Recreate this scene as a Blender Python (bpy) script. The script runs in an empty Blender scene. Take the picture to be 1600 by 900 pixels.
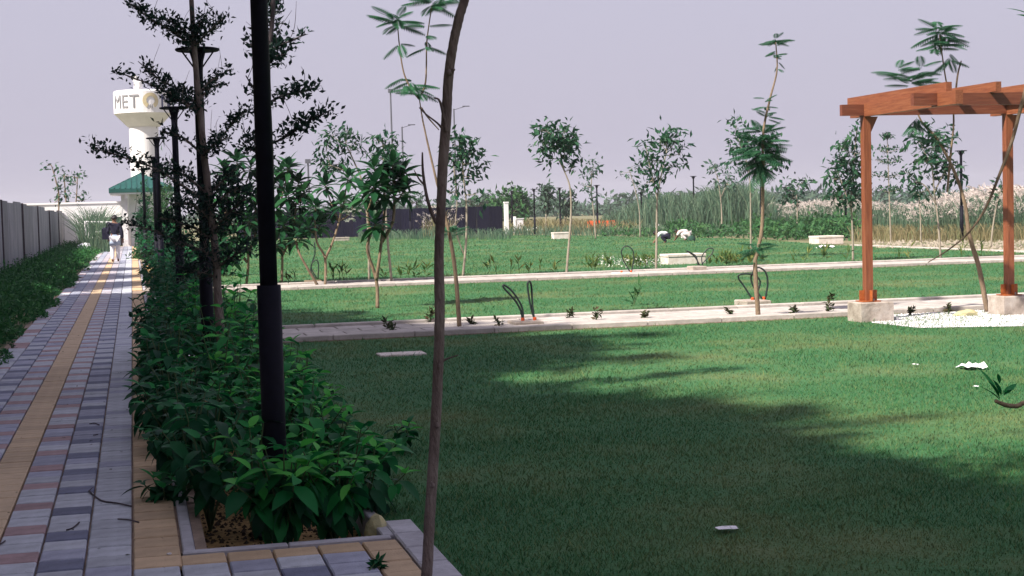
import bpy, bmesh, math, random
import numpy as np
from mathutils import Vector, Matrix
random.seed(7); rng = np.random.default_rng(11)
S = bpy.context.scene
C = S.collection

# ------------------------------------------------------------------ camera, world, sun, exposure
EYE = np.array([0., 0., 1.55]); FOC = 2400.0          # eye height in metres, focal length in pixels of the 1600 px wide photo
def unit(v): v = np.asarray(v, float); return v / np.linalg.norm(v)
AX_Y = unit([(206-800)/FOC, (450-340)/FOC, -1.0])      # walkway direction seen from the camera
AX_Z = unit(np.cross([1, .027, 0], AX_Y)); AX_Z = AX_Z if AX_Z[1] > 0 else -AX_Z
AX_X = np.cross(AX_Y, AX_Z)
ROT = np.array([AX_X, AX_Y, AX_Z])
cam_data = bpy.data.cameras.new('camera'); cam = bpy.data.objects.new('camera', cam_data); C.objects.link(cam)
cam_data.sensor_width = 36; cam_data.lens = 36*FOC/1600; cam_data.clip_start = .1; cam_data.clip_end = 3000
m = Matrix([list(ROT[0])+[EYE[0]], list(ROT[1])+[EYE[1]], list(ROT[2])+[EYE[2]], [0, 0, 0, 1]])
cam.matrix_world = m
S.camera = cam

SUN_DIR = unit([.87, .45, -1.0])                        # travel direction of the light
SUN_EL = math.asin(-SUN_DIR[2]); SUN_AZ = math.atan2(-SUN_DIR[0], -SUN_DIR[1])
world = bpy.data.worlds.new('World'); S.world = world; world.use_nodes = True
nt = world.node_tree; nt.nodes.clear()
wo = nt.nodes.new('ShaderNodeOutputWorld'); bg = nt.nodes.new('ShaderNodeBackground')
sky = nt.nodes.new('ShaderNodeTexSky'); sky.sky_type = 'NISHITA'; sky.sun_disc = False
sky.sun_elevation = SUN_EL; sky.sun_rotation = SUN_AZ; sky.dust_density = 6; sky.air_density = 1.2; sky.ozone_density = 2
mx = nt.nodes.new('ShaderNodeMixRGB'); mx.inputs[0].default_value = .86
mx.inputs[2].default_value = (3.55, 3.36, 4.22, 1)        # even milky haze over the whole sky
nt.links.new(sky.outputs[0], mx.inputs[1]); nt.links.new(mx.outputs[0], bg.inputs[0])
bg.inputs[1].default_value = .085
nt.links.new(bg.outputs[0], wo.inputs[0])
sun_d = bpy.data.lights.new('sun', 'SUN'); sun_d.energy = 4.8; sun_d.angle = math.radians(1.2); sun_d.color = (1, .92, .80)
sun = bpy.data.objects.new('sun', sun_d); C.objects.link(sun)
sun.rotation_euler = Vector(SUN_DIR).to_track_quat('-Z', 'Y').to_euler(); sun.location = (-20, -10, 30)
S.view_settings.view_transform = 'Standard'; S.view_settings.look = 'None'; S.view_settings.gamma = 1
S.view_settings.exposure = 1.0
S.cycles.max_bounces = 6; S.cycles.transparent_max_bounces = 6; S.cycles.caustics_reflective = False; S.cycles.caustics_refractive = False

# ------------------------------------------------------------------ survey helpers: photo pixel -> point of the place
def ray(px, py): return ROT.T.T @ np.array([(px-800)/FOC, -(py-450)/FOC, -1.0])
def gp(px, py, z=0.0):
    d = ray(px, py); return EYE + d*((z-EYE[2])/d[2])
def wp(px, py, Y):
    d = ray(px, py); return EYE + d*(Y/d[1])
def pxm(Y, px=800): return Y/ray(px, 330)[1]/FOC          # metres per photo pixel at distance Y

# ------------------------------------------------------------------ materials
def lin(r, g, b):
    f = lambda v: (v/255/12.92) if v/255 <= .04045 else ((v/255+.055)/1.055)**2.4
    return (f(r), f(g), f(b), 1)
def newmat(name):
    mt = bpy.data.materials.new(name); mt.use_nodes = True
    n = mt.node_tree; b = n.nodes['Principled BSDF']; return mt, n, b
def ramp(n, cols):
    r = n.nodes.new('ShaderNodeValToRGB'); e = r.color_ramp.elements
    while len(e) < len(cols): e.new(.5)
    for i, c in enumerate(cols):
        e[i].position = i/(len(cols)-1); e[i].color = tuple(c[:3])+(1,)
    return r
def solid(name, col, rough=.7, noise=.25, scale=8, bump=0.0, metal=0, spec=.3, stretch=None, cols=None, bscale=None, rand=0.0):
    """base colour broken up by two scales of noise, optional bump"""
    mt, n, b = newmat(name); L = n.links
    tc = n.nodes.new('ShaderNodeTexCoord'); mp = n.nodes.new('ShaderNodeMapping')
    L.new(tc.outputs['Object'], mp.inputs[0])
    if stretch: mp.inputs['Scale'].default_value = stretch
    t = n.nodes.new('ShaderNodeTexNoise'); t.inputs['Scale'].default_value = scale; t.inputs['Detail'].default_value = 6; t.inputs['Roughness'].default_value = .65
    L.new(mp.outputs[0], t.inputs[0])
    c = np.array(col[:3])
    if cols is None: cols = [c*(1-noise), c, np.minimum(c*(1+noise), 1)]
    r = ramp(n, cols); 
    r.color_ramp.elements[0].position = .28; r.color_ramp.elements[-1].position = .72
    L.new(t.outputs[0], r.inputs[0]); out = r.outputs[0]
    if rand:
        oi = n.nodes.new('ShaderNodeObjectInfo'); mr = n.nodes.new('ShaderNodeMapRange')
        mr.inputs['To Min'].default_value = 1-rand; mr.inputs['To Max'].default_value = 1+rand
        L.new(oi.outputs['Random'], mr.inputs['Value'])
        hs = n.nodes.new('ShaderNodeHueSaturation'); L.new(mr.outputs[0], hs.inputs['Value']); L.new(out, hs.inputs['Color']); out = hs.outputs[0]
    L.new(out, b.inputs['Base Color'])
    b.inputs['Roughness'].default_value = rough; b.inputs['Metallic'].default_value = metal; b.inputs['Specular IOR Level'].default_value = spec
    if bump:
        t2 = n.nodes.new('ShaderNodeTexNoise'); t2.inputs['Scale'].default_value = bscale or scale*4; t2.inputs['Detail'].default_value = 5
        L.new(mp.outputs[0], t2.inputs[0]); bp = n.nodes.new('ShaderNodeBump'); bp.inputs['Strength'].default_value = bump; bp.inputs['Distance'].default_value = .02
        L.new(t2.outputs[0], bp.inputs['Height']); L.new(bp.outputs[0], b.inputs['Normal'])
    return mt
def leafmat(name, cols, trans=.35, rough=.55, patch=None, lift=0):
    """foliage: one tone per leaf (island and object random), some light passing through"""
    mt, n, b = newmat(name); L = n.links
    g = n.nodes.new('ShaderNodeNewGeometry'); oi = n.nodes.new('ShaderNodeObjectInfo')
    ad = n.nodes.new('ShaderNodeMath'); ad.operation = 'ADD'; L.new(g.outputs['Random Per Island'], ad.inputs[0]); L.new(oi.outputs['Random'], ad.inputs[1])
    fr = n.nodes.new('ShaderNodeMath'); fr.operation = 'FRACT'; L.new(ad.outputs[0], fr.inputs[0])
    r = ramp(n, cols); L.new(fr.outputs[0], r.inputs[0]); out = r.outputs[0]
    if patch:
        t = n.nodes.new('ShaderNodeTexNoise'); t.inputs['Scale'].default_value = patch[1]; t.inputs['Detail'].default_value = 5
        L.new(g.outputs['Position'], t.inputs[0])
        mr = n.nodes.new('ShaderNodeMapRange'); mr.inputs['From Min'].default_value = .48; mr.inputs['From Max'].default_value = .72
        mr.inputs['To Max'].default_value = patch[2]; L.new(t.outputs[0], mr.inputs['Value'])
        mm = n.nodes.new('ShaderNodeMixRGB'); mm.inputs[2].default_value = tuple(patch[0][:3])+(1,)
        L.new(mr.outputs[0], mm.inputs[0]); L.new(out, mm.inputs[1]); out = mm.outputs[0]
    L.new(out, b.inputs['Base Color']); b.inputs['Roughness'].default_value = rough; b.inputs['Specular IOR Level'].default_value = .04 if lift else .14
    tr = n.nodes.new('ShaderNodeBsdfTranslucent'); L.new(out, tr.inputs[0])
    if lift:                                              # thin leaning blades: shade them close to the lie of the turf
        vm = n.nodes.new('ShaderNodeVectorMath'); vm.operation = 'SCALE'; vm.inputs['Scale'].default_value = 1-lift; L.new(g.outputs['Normal'], vm.inputs[0])
        va = n.nodes.new('ShaderNodeVectorMath'); va.operation = 'ADD'; va.inputs[1].default_value = (0, 0, lift); L.new(vm.outputs[0], va.inputs[0])
        vn = n.nodes.new('ShaderNodeVectorMath'); vn.operation = 'NORMALIZE'; L.new(va.outputs[0], vn.inputs[0]); L.new(vn.outputs[0], b.inputs['Normal'])
    ms = n.nodes.new('ShaderNodeMixShader'); ms.inputs[0].default_value = trans
    L.new(b.outputs[0], ms.inputs[1]); L.new(tr.outputs[0], ms.inputs[2]); L.new(ms.outputs[0], n.nodes['Material Output'].inputs[0])
    return mt
G = lambda *a: tuple(a)
M = {}
M['ground'] = solid('ground', (.16, .15, .09), .95, scale=.25, cols=[(.07, .11, .05), (.17, .16, .09), (.24, .20, .13)], bump=.3)
M['lawn'] = solid('lawn', (.03, .085, .04), .95, scale=.5, cols=[(.022, .10, .038), (.04, .13, .048), (.11, .15, .065)], bump=.6, bscale=40)
M['grass'] = leafmat('grass', [(.025, .118, .045), (.045, .15, .057), (.08, .178, .068), (.15, .20, .085)], .3, .7, patch=((.24, .24, .105), .5, .62), lift=.6)
M['soil'] = solid('soil', (.26, .16, .08), .95, .5, 22, bump=.8, cols=[(.10, .06, .03), (.40, .25, .11), (.52, .35, .17)])
M['clod'] = solid('clod', (.06, .04, .025), .95, .4, 30, rand=.3)
M['joint'] = solid('joint', (.27, .20, .16), .95, .35, 10)
def pav(name, col, n=.22): return solid(name, col, .8, n, 9, bump=.25, bscale=90, rand=.13)
M['pav_light'] = pav('paver_light', (.39, .405, .46)); M['pav_dark'] = pav('paver_dark', (.135, .145, .215)); M['pav_red'] = pav('paver_red', (.30, .205, .215))
M['pav_yellow'] = pav('paver_yellow', (.47, .35, .235), .15); M['pav_mid'] = pav('paver_mid', (.29, .30, .385)); M['pav_beige'] = pav('paver_beige', (.47, .34, .22), .15)
M['kerb'] = solid('kerb', (.38, .37, .41), .85, .25, 6, bump=.3, rand=.1)
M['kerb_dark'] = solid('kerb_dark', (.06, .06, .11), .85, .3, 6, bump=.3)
M['path'] = solid('path_paving', (.40, .365, .345), .85, .25, 5, bump=.25, rand=.1)
M['concrete'] = solid('concrete', (.36, .31, .27), .9, .35, 5, bump=.5, cols=[(.20, .165, .14), (.35, .30, .265), (.46, .42, .39)])
M['white_block'] = solid('white_block', (.66, .58, .54), .85, .18, 6, bump=.3, cols=[(.45, .37, .32), (.63, .56, .52), (.70, .64, .62)])
M['white'] = solid('white_paint', (.74, .73, .76), .7, .08, 1.5)
M['white_bright'] = solid('white_sheet', (.80, .78, .82), .8, .06, 4)
M['gravel'] = solid('white_gravel', (.72, .70, .74), .9, .15, 40, bump=.6)
M['pole'] = solid('pole_paint', (.006, .006, .013), .6, .3, 20, spec=.1)
M['wood'] = solid('stained_wood', (.34, .085, .03), .55, .35, 6, bump=.25, stretch=(8, 8, .6), cols=[(0.124, 0.036, 0.018), (0.209, 0.065, 0.029), (0.267, 0.098, 0.049)], spec=.4)
M['wood_y'] = solid('stained_wood_long', (.34, .085, .03), .55, .35, 6, bump=.25, stretch=(8, .6, 8), cols=[(0.136, 0.039, 0.019), (0.215, 0.069, 0.031), (0.274, 0.104, 0.052)], spec=.4)
M['wood_x'] = solid('stained_wood_cross_shaded', (.30, .08, .035), .55, .35, 6, bump=.25, stretch=(.6, 8, 8), cols=[(.098, .028, .017), (.15, .045, .025), (.20, .068, .038)], spec=.4)  # cross grain; darker tone puts the beam fronts' shade into the colour
M['steel'] = solid('rusty_bracket', (.33, .09, .025), .6, .4, 20, bump=.2)
M['bark'] = solid('bark', (.17, .13, .12), .9, .4, 14, bump=1.0, stretch=(1, 1, .35), cols=[(.07, .05, .05), (.17, .13, .12), (.27, .22, .20)])
M['bark_dark'] = solid('bark_dark', (.075, .06, .07), .9, .4, 14, bump=.8, stretch=(1, 1, .35))
M['bark_pale'] = solid('bark_pale', (.27, .235, .19), .9, .3, 14, bump=.6, stretch=(1, 1, .35))
M['bark_brown'] = solid('bark_brown', (.20, .145, .10), .9, .35, 14, bump=.6, stretch=(1, 1, .35))
M['cable'] = solid('cable', (.02, .03, .03), .45, .2, 20)
M['orange'] = solid('orange_plastic', (.62, .10, .03), .5, .15, 10)
M['hoard_blue'] = solid('hoarding_blue', (.004, .004, .014), .8, .2, 3, rand=.25, spec=.05)
M['sheet'] = solid('grey_sheet', (.30, .30, .33), .5, .3, 1.2, stretch=(1, 1, .35), cols=[(.14, .136, .15), (.22, .22, .25), (.31, .30, .325)], rand=.22, metal=.1)
M['roof'] = solid('green_roof', (.012, .075, .068), .5, .2, 3)
M['glass_dark'] = solid('dark_opening', (.012, .011, .022), .5, .2, 3)
M['gold'] = solid('gold_paint', (.52, .44, .27), .5, .1, 3)
M['letter_grey'] = solid('letter_grey', (.22, .22, .24), .5, .1, 3)
M['letter_navy'] = solid('letter_navy', (.02, .025, .10), .5, .1, 3)
M['lamp_grey'] = solid('lamp_grey', (.085, .09, .115), .6, .15, 4)
M['galv'] = solid('galvanised', (.36, .37, .40), .5, .1, 3)
M['rock_white'] = solid('rock_white', (.60, .57, .58), .9, .2, 6, bump=.5)
M['rock_yellow'] = solid('rock_yellow', (.45, .40, .22), .9, .3, 10, bump=.5, cols=[(.30, .28, .17), (.46, .42, .25), (.52, .42, .16)])
M['skin'] = solid('skin', (.17, .085, .055), .6, .1, 10)
M['hair'] = solid('hair', (.012, .01, .012), .6, .2, 20)
M['cloth_dark'] = solid('cloth_dark', (.012, .012, .03), .9, .3, 10)
M['cloth_blue'] = solid('cloth_blue', (.36, .43, .58), .9, .12, 8)
M['cloth_white'] = solid('cloth_white', (.66, .66, .72), .9, .1, 8)
M['cloth_pink'] = solid('cloth_pink', (.66, .56, .58), .9, .1, 8)
M['cloth_green'] = solid('cloth_green', (.02, .06, .045), .9, .2, 8)
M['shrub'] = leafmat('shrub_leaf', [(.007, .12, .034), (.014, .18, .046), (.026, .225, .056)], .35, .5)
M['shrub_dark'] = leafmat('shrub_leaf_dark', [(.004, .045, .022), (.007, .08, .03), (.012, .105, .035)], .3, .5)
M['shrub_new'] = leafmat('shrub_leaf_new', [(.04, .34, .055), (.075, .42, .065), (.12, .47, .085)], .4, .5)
M['stem'] = solid('green_stem', (.06, .10, .04), .7, .3, 20)
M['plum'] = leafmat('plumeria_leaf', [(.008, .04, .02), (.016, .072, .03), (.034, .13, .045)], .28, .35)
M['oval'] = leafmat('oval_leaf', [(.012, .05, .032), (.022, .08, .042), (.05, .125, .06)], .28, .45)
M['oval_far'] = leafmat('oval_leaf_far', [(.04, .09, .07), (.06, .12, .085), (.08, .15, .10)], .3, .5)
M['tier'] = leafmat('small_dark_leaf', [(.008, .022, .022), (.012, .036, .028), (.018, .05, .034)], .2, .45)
M['frond'] = leafmat('frond', [(.02, .085, .05), (.035, .13, .065), (.06, .17, .085)], .35, .5)
M['weed'] = leafmat('weed_leaf', [(.014, .075, .026), (.028, .125, .038), (.06, .18, .05)], .3, .5)
M['cover'] = leafmat('cover_leaf', [(.02, .075, .03), (.04, .125, .045), (.075, .17, .06)], .3, .5)
M['reed'] = leafmat('reed_blade', [(.065, .13, .085), (.10, .175, .115), (.16, .215, .14)], .4, .6)
M['reed_dry'] = leafmat('dry_blade', [(.20, .18, .09), (.30, .25, .14), (.14, .17, .08)], .35, .6)
M['plume'] = leafmat('plume', [(.56, .48, .45), (.66, .58, .55), (.72, .66, .64)], .4, .8)
M['canna'] = leafmat('canna_leaf', [(.05, .11, .03), (.11, .18, .05), (.24, .24, .08)], .35, .5)
M['rose'] = leafmat('rose_leaf', [(.03, .035, .02), (.05, .075, .03), (.10, .07, .04)], .3, .5)
M['petal'] = leafmat('petal', [(.75, .74, .72), (.80, .78, .72)], .3, .6)
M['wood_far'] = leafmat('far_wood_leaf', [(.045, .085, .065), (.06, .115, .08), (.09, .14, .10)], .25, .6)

# ------------------------------------------------------------------ mesh builders
class MB:
    def __init__(self): self.V = []; self.F = []; self.n = 0
    def add(self, V, F, mi=0):
        V = np.asarray(V, float).reshape(-1, 3)
        if isinstance(F, np.ndarray): F = [F]
        elif F and not isinstance(F[0], np.ndarray):
            d = {}
            for f in F: d.setdefault(len(f), []).append(f)
            F = [np.array(v) for v in d.values()]
        for f in F: self.F.append((f+self.n, mi))
        self.V.append(V); self.n += len(V)
    def mesh(self, name, mats, off=None, smooth=False):
        V = np.concatenate(self.V) if self.V else np.zeros((0, 3))
        if off is not None: V = V-np.asarray(off)
        me = bpy.data.meshes.new(name)
        me.vertices.add(len(V)); me.vertices.foreach_set('co', V.astype(np.float32).ravel())
        cnt = np.concatenate([np.full(len(f), f.shape[1]) for f, _ in self.F]); idx = np.concatenate([f.ravel() for f, _ in self.F])
        mi = np.concatenate([np.full(len(f), k) for f, k in self.F])
        me.loops.add(len(idx)); me.loops.foreach_set('vertex_index', idx.astype(np.int32))
        st = np.concatenate([[0], np.cumsum(cnt)[:-1]])
        me.polygons.add(len(cnt)); me.polygons.foreach_set('loop_start', st.astype(np.int32))
        me.polygons.foreach_set('material_index', mi.astype(np.int32))
        me.polygons.foreach_set('use_smooth', np.full(len(cnt), bool(smooth)))
        me.update(calc_edges=True)
        for k in (mats if isinstance(mats, (list, tuple)) else [mats]): me.materials.append(M[k])
        return me
    # --- shapes
    def box(self, c, s, rz=0, bev=0.0, mi=0):
        c = np.asarray(c, float); h = np.asarray(s, float)/2
        bv = bev
        if bv:
            V = []
            for z, i in ((-h[2], 0), (h[2]-bv, 0), (h[2], bv)):
                for x, y in ((-1, -1), (1, -1), (1, 1), (-1, 1)): V.append((x*(h[0]-i), y*(h[1]-i), z))
            F = [[3, 2, 1, 0], [8, 9, 10, 11]]+[[a+k, a+(k+1) % 4, a+4+(k+1) % 4, a+4+k] for a in (0, 4) for k in range(4)]
        else:
            V = [(x*h[0], y*h[1], z*h[2]) for z in (-1, 1) for x, y in ((-1, -1), (1, -1), (1, 1), (-1, 1))]
            F = [[3, 2, 1, 0], [4, 5, 6, 7]]+[[k, (k+1) % 4, 4+(k+1) % 4, 4+k] for k in range(4)]
        V = np.array(V)
        if rz: V = V @ np.array([[math.cos(rz), math.sin(rz), 0], [-math.sin(rz), math.cos(rz), 0], [0, 0, 1]])
        self.add(V+c, F, mi)
    def bar(self, a, b, w, h, mi=0, up=(0, 0, 1)):
        a = np.asarray(a, float); b = np.asarray(b, float); d = unit(b-a); x = unit(np.cross(d, up)); z = np.cross(x, d)
        V = [p+x*sx*w/2+z*sz*h/2 for p in (a, b) for sx, sz in ((-1, -1), (1, -1), (1, 1), (-1, 1))]
        self.add(V, [[0, 1, 2, 3], [7, 6, 5, 4]]+[[k, k+4, (k+1) % 4+4, (k+1) % 4] for k in range(4)], mi)
    def tube(self, pts, rad, n=8, sub=1, mi=0, wob=0.0):
        P = np.asarray(pts, float); R_ = np.asarray(rad, float)*np.ones(len(P))
        if sub > 1 and len(P) > 2: P, R_ = spline(P, R_, sub)
        T = np.gradient(P, axis=0); T /= np.linalg.norm(T, axis=1)[:, None]+1e-9
        ref = np.array([1., 0, 0]) if abs(T[0][0]) < .8 else np.array([0, 1., 0])
        V = []
        for p, t, r in zip(P, T, R_):
            x = ref-t*np.dot(ref, t); x /= np.linalg.norm(x)+1e-9; ref = x; y = np.cross(t, x)
            for k in range(n):
                a = 2*math.pi*k/n; rr = r*(1+wob*rng.normal()) if wob else r
                V.append(p+(x*math.cos(a)+y*math.sin(a))*rr)
        m_ = len(P); F = [[i*n+k, i*n+(k+1) % n, (i+1)*n+(k+1) % n, (i+1)*n+k] for i in range(m_-1) for k in range(n)]
        F += [list(range(n))[::-1], [(m_-1)*n+k for k in range(n)]]
        self.add(V, F, mi)
    def lathe(self, prof, c=(0, 0, 0), n=24, mi=0):
        V = [(c[0]+r*math.cos(2*math.pi*k/n), c[1]+r*math.sin(2*math.pi*k/n), c[2]+z) for r, z in prof for k in range(n)]
        F = [[i*n+k, i*n+(k+1) % n, (i+1)*n+(k+1) % n, (i+1)*n+k] for i in range(len(prof)-1) for k in range(n)]
        F += [list(range(n))[::-1], [(len(prof)-1)*n+k for k in range(n)]]
        self.add(V, F, mi)
    def rock(self, c, s, seed=0, mi=0):
        bm = bmesh.new(); bmesh.ops.create_icosphere(bm, subdivisions=2, radius=1)
        r = np.random.default_rng(seed); V = np.array([v.co[:] for v in bm.verts]); D = r.normal(size=(5, 3))
        k = 1+.16*np.sin(V @ D.T*1.7).sum(1)/2+r.normal(size=len(V))*.05
        V = V*k[:, None]*np.asarray(s); V[:, 2] = np.maximum(V[:, 2], -.45*s[2])
        F = np.array([[v.index for v in f.verts] for f in bm.faces]); bm.free()
        self.add(V+np.asarray(c)+np.array([0, 0, .4*s[2]]), F, mi)
    def poly(self, pts, z=None, mi=0):
        P = np.array([list(p)[:2]+[z if z is not None else p[2]] for p in pts]); self.add(P, [list(range(len(P)))], mi)
    def scatter(self, tpl, pos, dirs, size, up=None, roll=.6, mi=0):
        """many copies of a leaf template; leaf axis along dirs"""
        TV, TF = tpl; pos = np.asarray(pos); n = len(pos)
        if n == 0: return
        d = np.asarray(dirs, float); d = d/(np.linalg.norm(d, axis=1)[:, None]+1e-9)
        u = np.tile([0, 0, 1.], (n, 1)) if up is None else np.asarray(up, float)
        u = u+rng.normal(size=(n, 3))*roll
        x = np.cross(d, u); x /= np.linalg.norm(x, axis=1)[:, None]+1e-9; z = np.cross(x, d)
        s = np.asarray(size, float)*np.ones(n)
        V = (TV[None, :, 0, None]*x[:, None]+TV[None, :, 1, None]*d[:, None]+TV[None, :, 2, None]*z[:, None])*s[:, None, None]+pos[:, None]
        k = len(TV); off = (np.arange(n)*k)[:, None, None]
        self.add(V.reshape(-1, 3), [(f[None]+off).reshape(-1, f.shape[1]) for f in TF], mi)

def spline(P, R_, sub):
    out = []; ro = []; n = len(P)
    for i in range(n-1):
        p0, p1, p2, p3 = P[max(i-1, 0)], P[i], P[i+1], P[min(i+2, n-1)]
        for k in range(sub):
            t = k/sub
            out.append(.5*((2*p1)+(-p0+p2)*t+(2*p0-5*p1+4*p2-p3)*t*t+(-p0+3*p1-3*p2+p3)*t**3)); ro.append(R_[i]*(1-t)+R_[i+1]*t)
    out.append(P[-1]); ro.append(R_[-1]); return np.array(out), np.array(ro)

def tpl_leaf(w, segs=3, arch=.15, fold=.12, tip=1.0):
    """leaf of length 1: midrib with two folded halves"""
    V = [(0, 0, 0)]; F3 = []; F4 = []
    rows = []
    for i in range(1, segs+1):
        t = i/(segs+1)*tip; hw = w/2*math.sin(math.pi*t**.85)**.8
        z = -arch*t*t; b = len(V); V += [(-hw, t, z+fold*hw*2), (0, t, z), (hw, t, z+fold*hw*2)]; rows.append(b)
    V.append((0, 1, -arch)); e = len(V)-1
    b = rows[0]; F3 += [[0, b+1, b], [0, b+2, b+1]]
    for a, b in zip(rows, rows[1:]): F4 += [[a, a+1, b+1, b], [a+1, a+2, b+2, b+1]]
    b = rows[-1]; F3 += [[b, b+1, e], [b+1, b+2, e]]
    return np.array(V, float), [np.array(F3)]+([np.array(F4)] if F4 else [])
def tpl_diamond(w): return np.array([(0, 0, 0), (-w/2, .45, .05), (0, 1, -.06), (w/2, .45, .05)], float), [np.array([[0, 2, 1], [0, 3, 2]])]
def tpl_frond(pairs=11, plen=.30, pw=.055, arch=.22):
    """feather leaf: arched rachis with a drooping comb of narrow pinnae"""
    V = []; F = []
    for i in range(8):
        t = i/7; V += [(-.006, t, -arch*t*t), (.006, t, -arch*t*t)]
    F += [[2*i, 2*i+1, 2*i+3, 2*i+2] for i in range(7)]
    for k in range(pairs):
        t = .10+.86*k/(pairs-1); L = plen*math.sin(math.pi*(.16+.74*t))**.8; z = -arch*t*t
        for s in (-1, 1):
            for mth in (0, 1):
                b = len(V); dx, dy, dz = s*L*(.80 if mth else .62), L*(.42 if mth else .5), -L*(.35 if mth else .62); tt = t+mth*.035
                V += [(0, tt, z), (dx*.5-dy*pw*s*2.2, tt+dy*.5+abs(dx)*pw*2.2, z+dz*.35), (dx, tt+dy, z+dz), (dx*.5+dy*pw*s*2.2, tt+dy*.5-abs(dx)*pw*2.2, z+dz*.35)]
                F += [[b, b+1, b+2, b+3]]
    return np.array(V, float), [np.array(F)]
T_OV = tpl_leaf(.46, 3, .25, .18); T_OV2 = tpl_leaf(.52, 3, .5, .1); T_PL = tpl_leaf(.36, 3, .35, .15); T_DI = tpl_diamond(.42); T_NL = tpl_leaf(.2, 3, .2, .15); T_NA = tpl_diamond(.22); T_MI = tpl_diamond(.36)
T_FR = tpl_frond(); T_FR2 = tpl_frond(9, .34, .05, .5)
T_TRI = (np.array([(-.5, 0, 0), (.5, 0, 0), (.1, 1, 0)], float), [np.array([[0, 1, 2]])])

# ------------------------------------------------------------------ object helpers
def props(o, label=None, cat=None, group=None, kind=None):
    if label: o['label'] = label
    if cat: o['category'] = cat
    if group: o['group'] = group
    if kind: o['kind'] = kind
    return o
def thing(name, label, cat, loc=(0, 0, 0), group=None):
    o = bpy.data.objects.new(name, None); o.empty_display_size = .2; C.objects.link(o); o.location = tuple(loc)
    return props(o, label, cat, group)
def part(name, mb, mats, root=None, smooth=False, kind=None, label=None):
    off = None
    if root is not None:
        off = np.array(root.location); p = root.parent
        while p: off = off+np.array(p.location); p = p.parent
    o = bpy.data.objects.new(name, mb.mesh(name, mats, off, smooth)); C.objects.link(o)
    if root is not None: o.parent = root
    return props(o, label, None, None, kind)
def single(name, mb, mats, label, cat, loc=(0, 0, 0), group=None, smooth=False):
    o = bpy.data.objects.new(name, mb.mesh(name, mats, loc, smooth)); C.objects.link(o); o.location = tuple(loc)
    return props(o, label, cat, group)
def structure(name, mb, mats, smooth=False): return props(part(name, mb, mats, None, smooth), kind='structure')
def stuff(name, mb, mats, label, cat): return props(part(name, mb, mats), label, cat, kind='stuff')
def copy_tree(o, loc, label=None):
    c = o.copy(); C.objects.link(c); c.location = tuple(loc)
    if label: c['label'] = label
    for ch in o.children:
        d = ch.copy(); C.objects.link(d); d.parent = c
        for g in ch.children:
            e = g.copy(); C.objects.link(e); e.parent = d
    return c
_lm = {}
def leaf_mesh(name, tpl, mat):
    k = (name, id(tpl), mat)
    if k not in _lm:
        b = MB(); b.add(tpl[0], tpl[1]); _lm[k] = b.mesh(name, mat, None, True)
    return _lm[k]
def place_leaves(name, root, tpl, mat, pos, dirs, size, roll=.4, up=None):
    """every leaf an object of its own that shares one mesh"""
    me = leaf_mesh(name, tpl, mat); base = Vector(root.location)
    for i in range(len(pos)):
        d = Vector(dirs[i]).normalized(); u = Vector((0, 0, 1) if up is None else up[i])+Vector(rng.normal(size=3)*roll)
        x = d.cross(u)
        if x.length < 1e-4: x = Vector((1, 0, 0))
        x.normalize(); z = x.cross(d); s = float(size[i]) if hasattr(size, '__len__') else size
        mw = Matrix(((x[0]*s, d[0]*s, z[0]*s, pos[i][0]-base[0]), (x[1]*s, d[1]*s, z[1]*s, pos[i][1]-base[1]), (x[2]*s, d[2]*s, z[2]*s, pos[i][2]-base[2]), (0, 0, 0, 1)))
        o = bpy.data.objects.new(name, me); C.objects.link(o); o.parent = root; o.matrix_local = mw

# ================================================================== THE GROUND
b = MB()
for x0, x1, y0, y1 in ((-900, .2, -700, 1100), (1.16, 900, -700, 1100), (.2, 1.16, -700, 7.05), (.2, 1.16, 56.0, 1100), (.2, 1.16, 18.32, 20.78), (.2, 1.16, 31.02, 33.28)):
    b.add([(x0, y0, -.015), (x1, y0, -.015), (x1, y1, -.015), (x0, y1, -.015)], [[0, 1, 2, 3]])
structure('ground', b, 'ground')
X_L, X_K = -.056, .16                                    # right edge of the grey course, kerb of the planter
lawn_polys = {'near': [(1.27, 3), (60, 3), (60, 18.35), (1.13, 18.35), (1.13, 7.6), (1.27, 7.2)],
              'middle': [(1.3, 20.6), (60, 20.6), (60, 31.0), (1.3, 31.0)],
              'far': [(1.3, 33.2), (22.6, 33.2), (22.6, 47), (24.5, 58), (22, 80), (13, 92), (3, 92), (1.3, 60)]}
for k, P in lawn_polys.items():
    b = MB(); b.poly(P, .006); structure('lawn', b, 'lawn')
def inside(P, x, y):
    P = np.array(P); c = np.zeros(len(x), bool); j = len(P)-1
    for i in range(len(P)):
        cond = ((P[i][1] > y) != (P[j][1] > y)) & (x < (P[j][0]-P[i][0])*(y-P[i][1])/(P[j][1]-P[i][1]+1e-12)+P[i][0]); c ^= cond; j = i
    return c
def in_view(x, y, mg=60):
    v = (ROT.T @ np.stack([x, y, np.full_like(x, -1.5)])); u = 800+FOC*v[0]/-v[2]; w = 450-FOC*v[1]/-v[2]
    return (u > -mg) & (u < 1600+mg) & (w < 1000) & (v[2] < 0)
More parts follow.
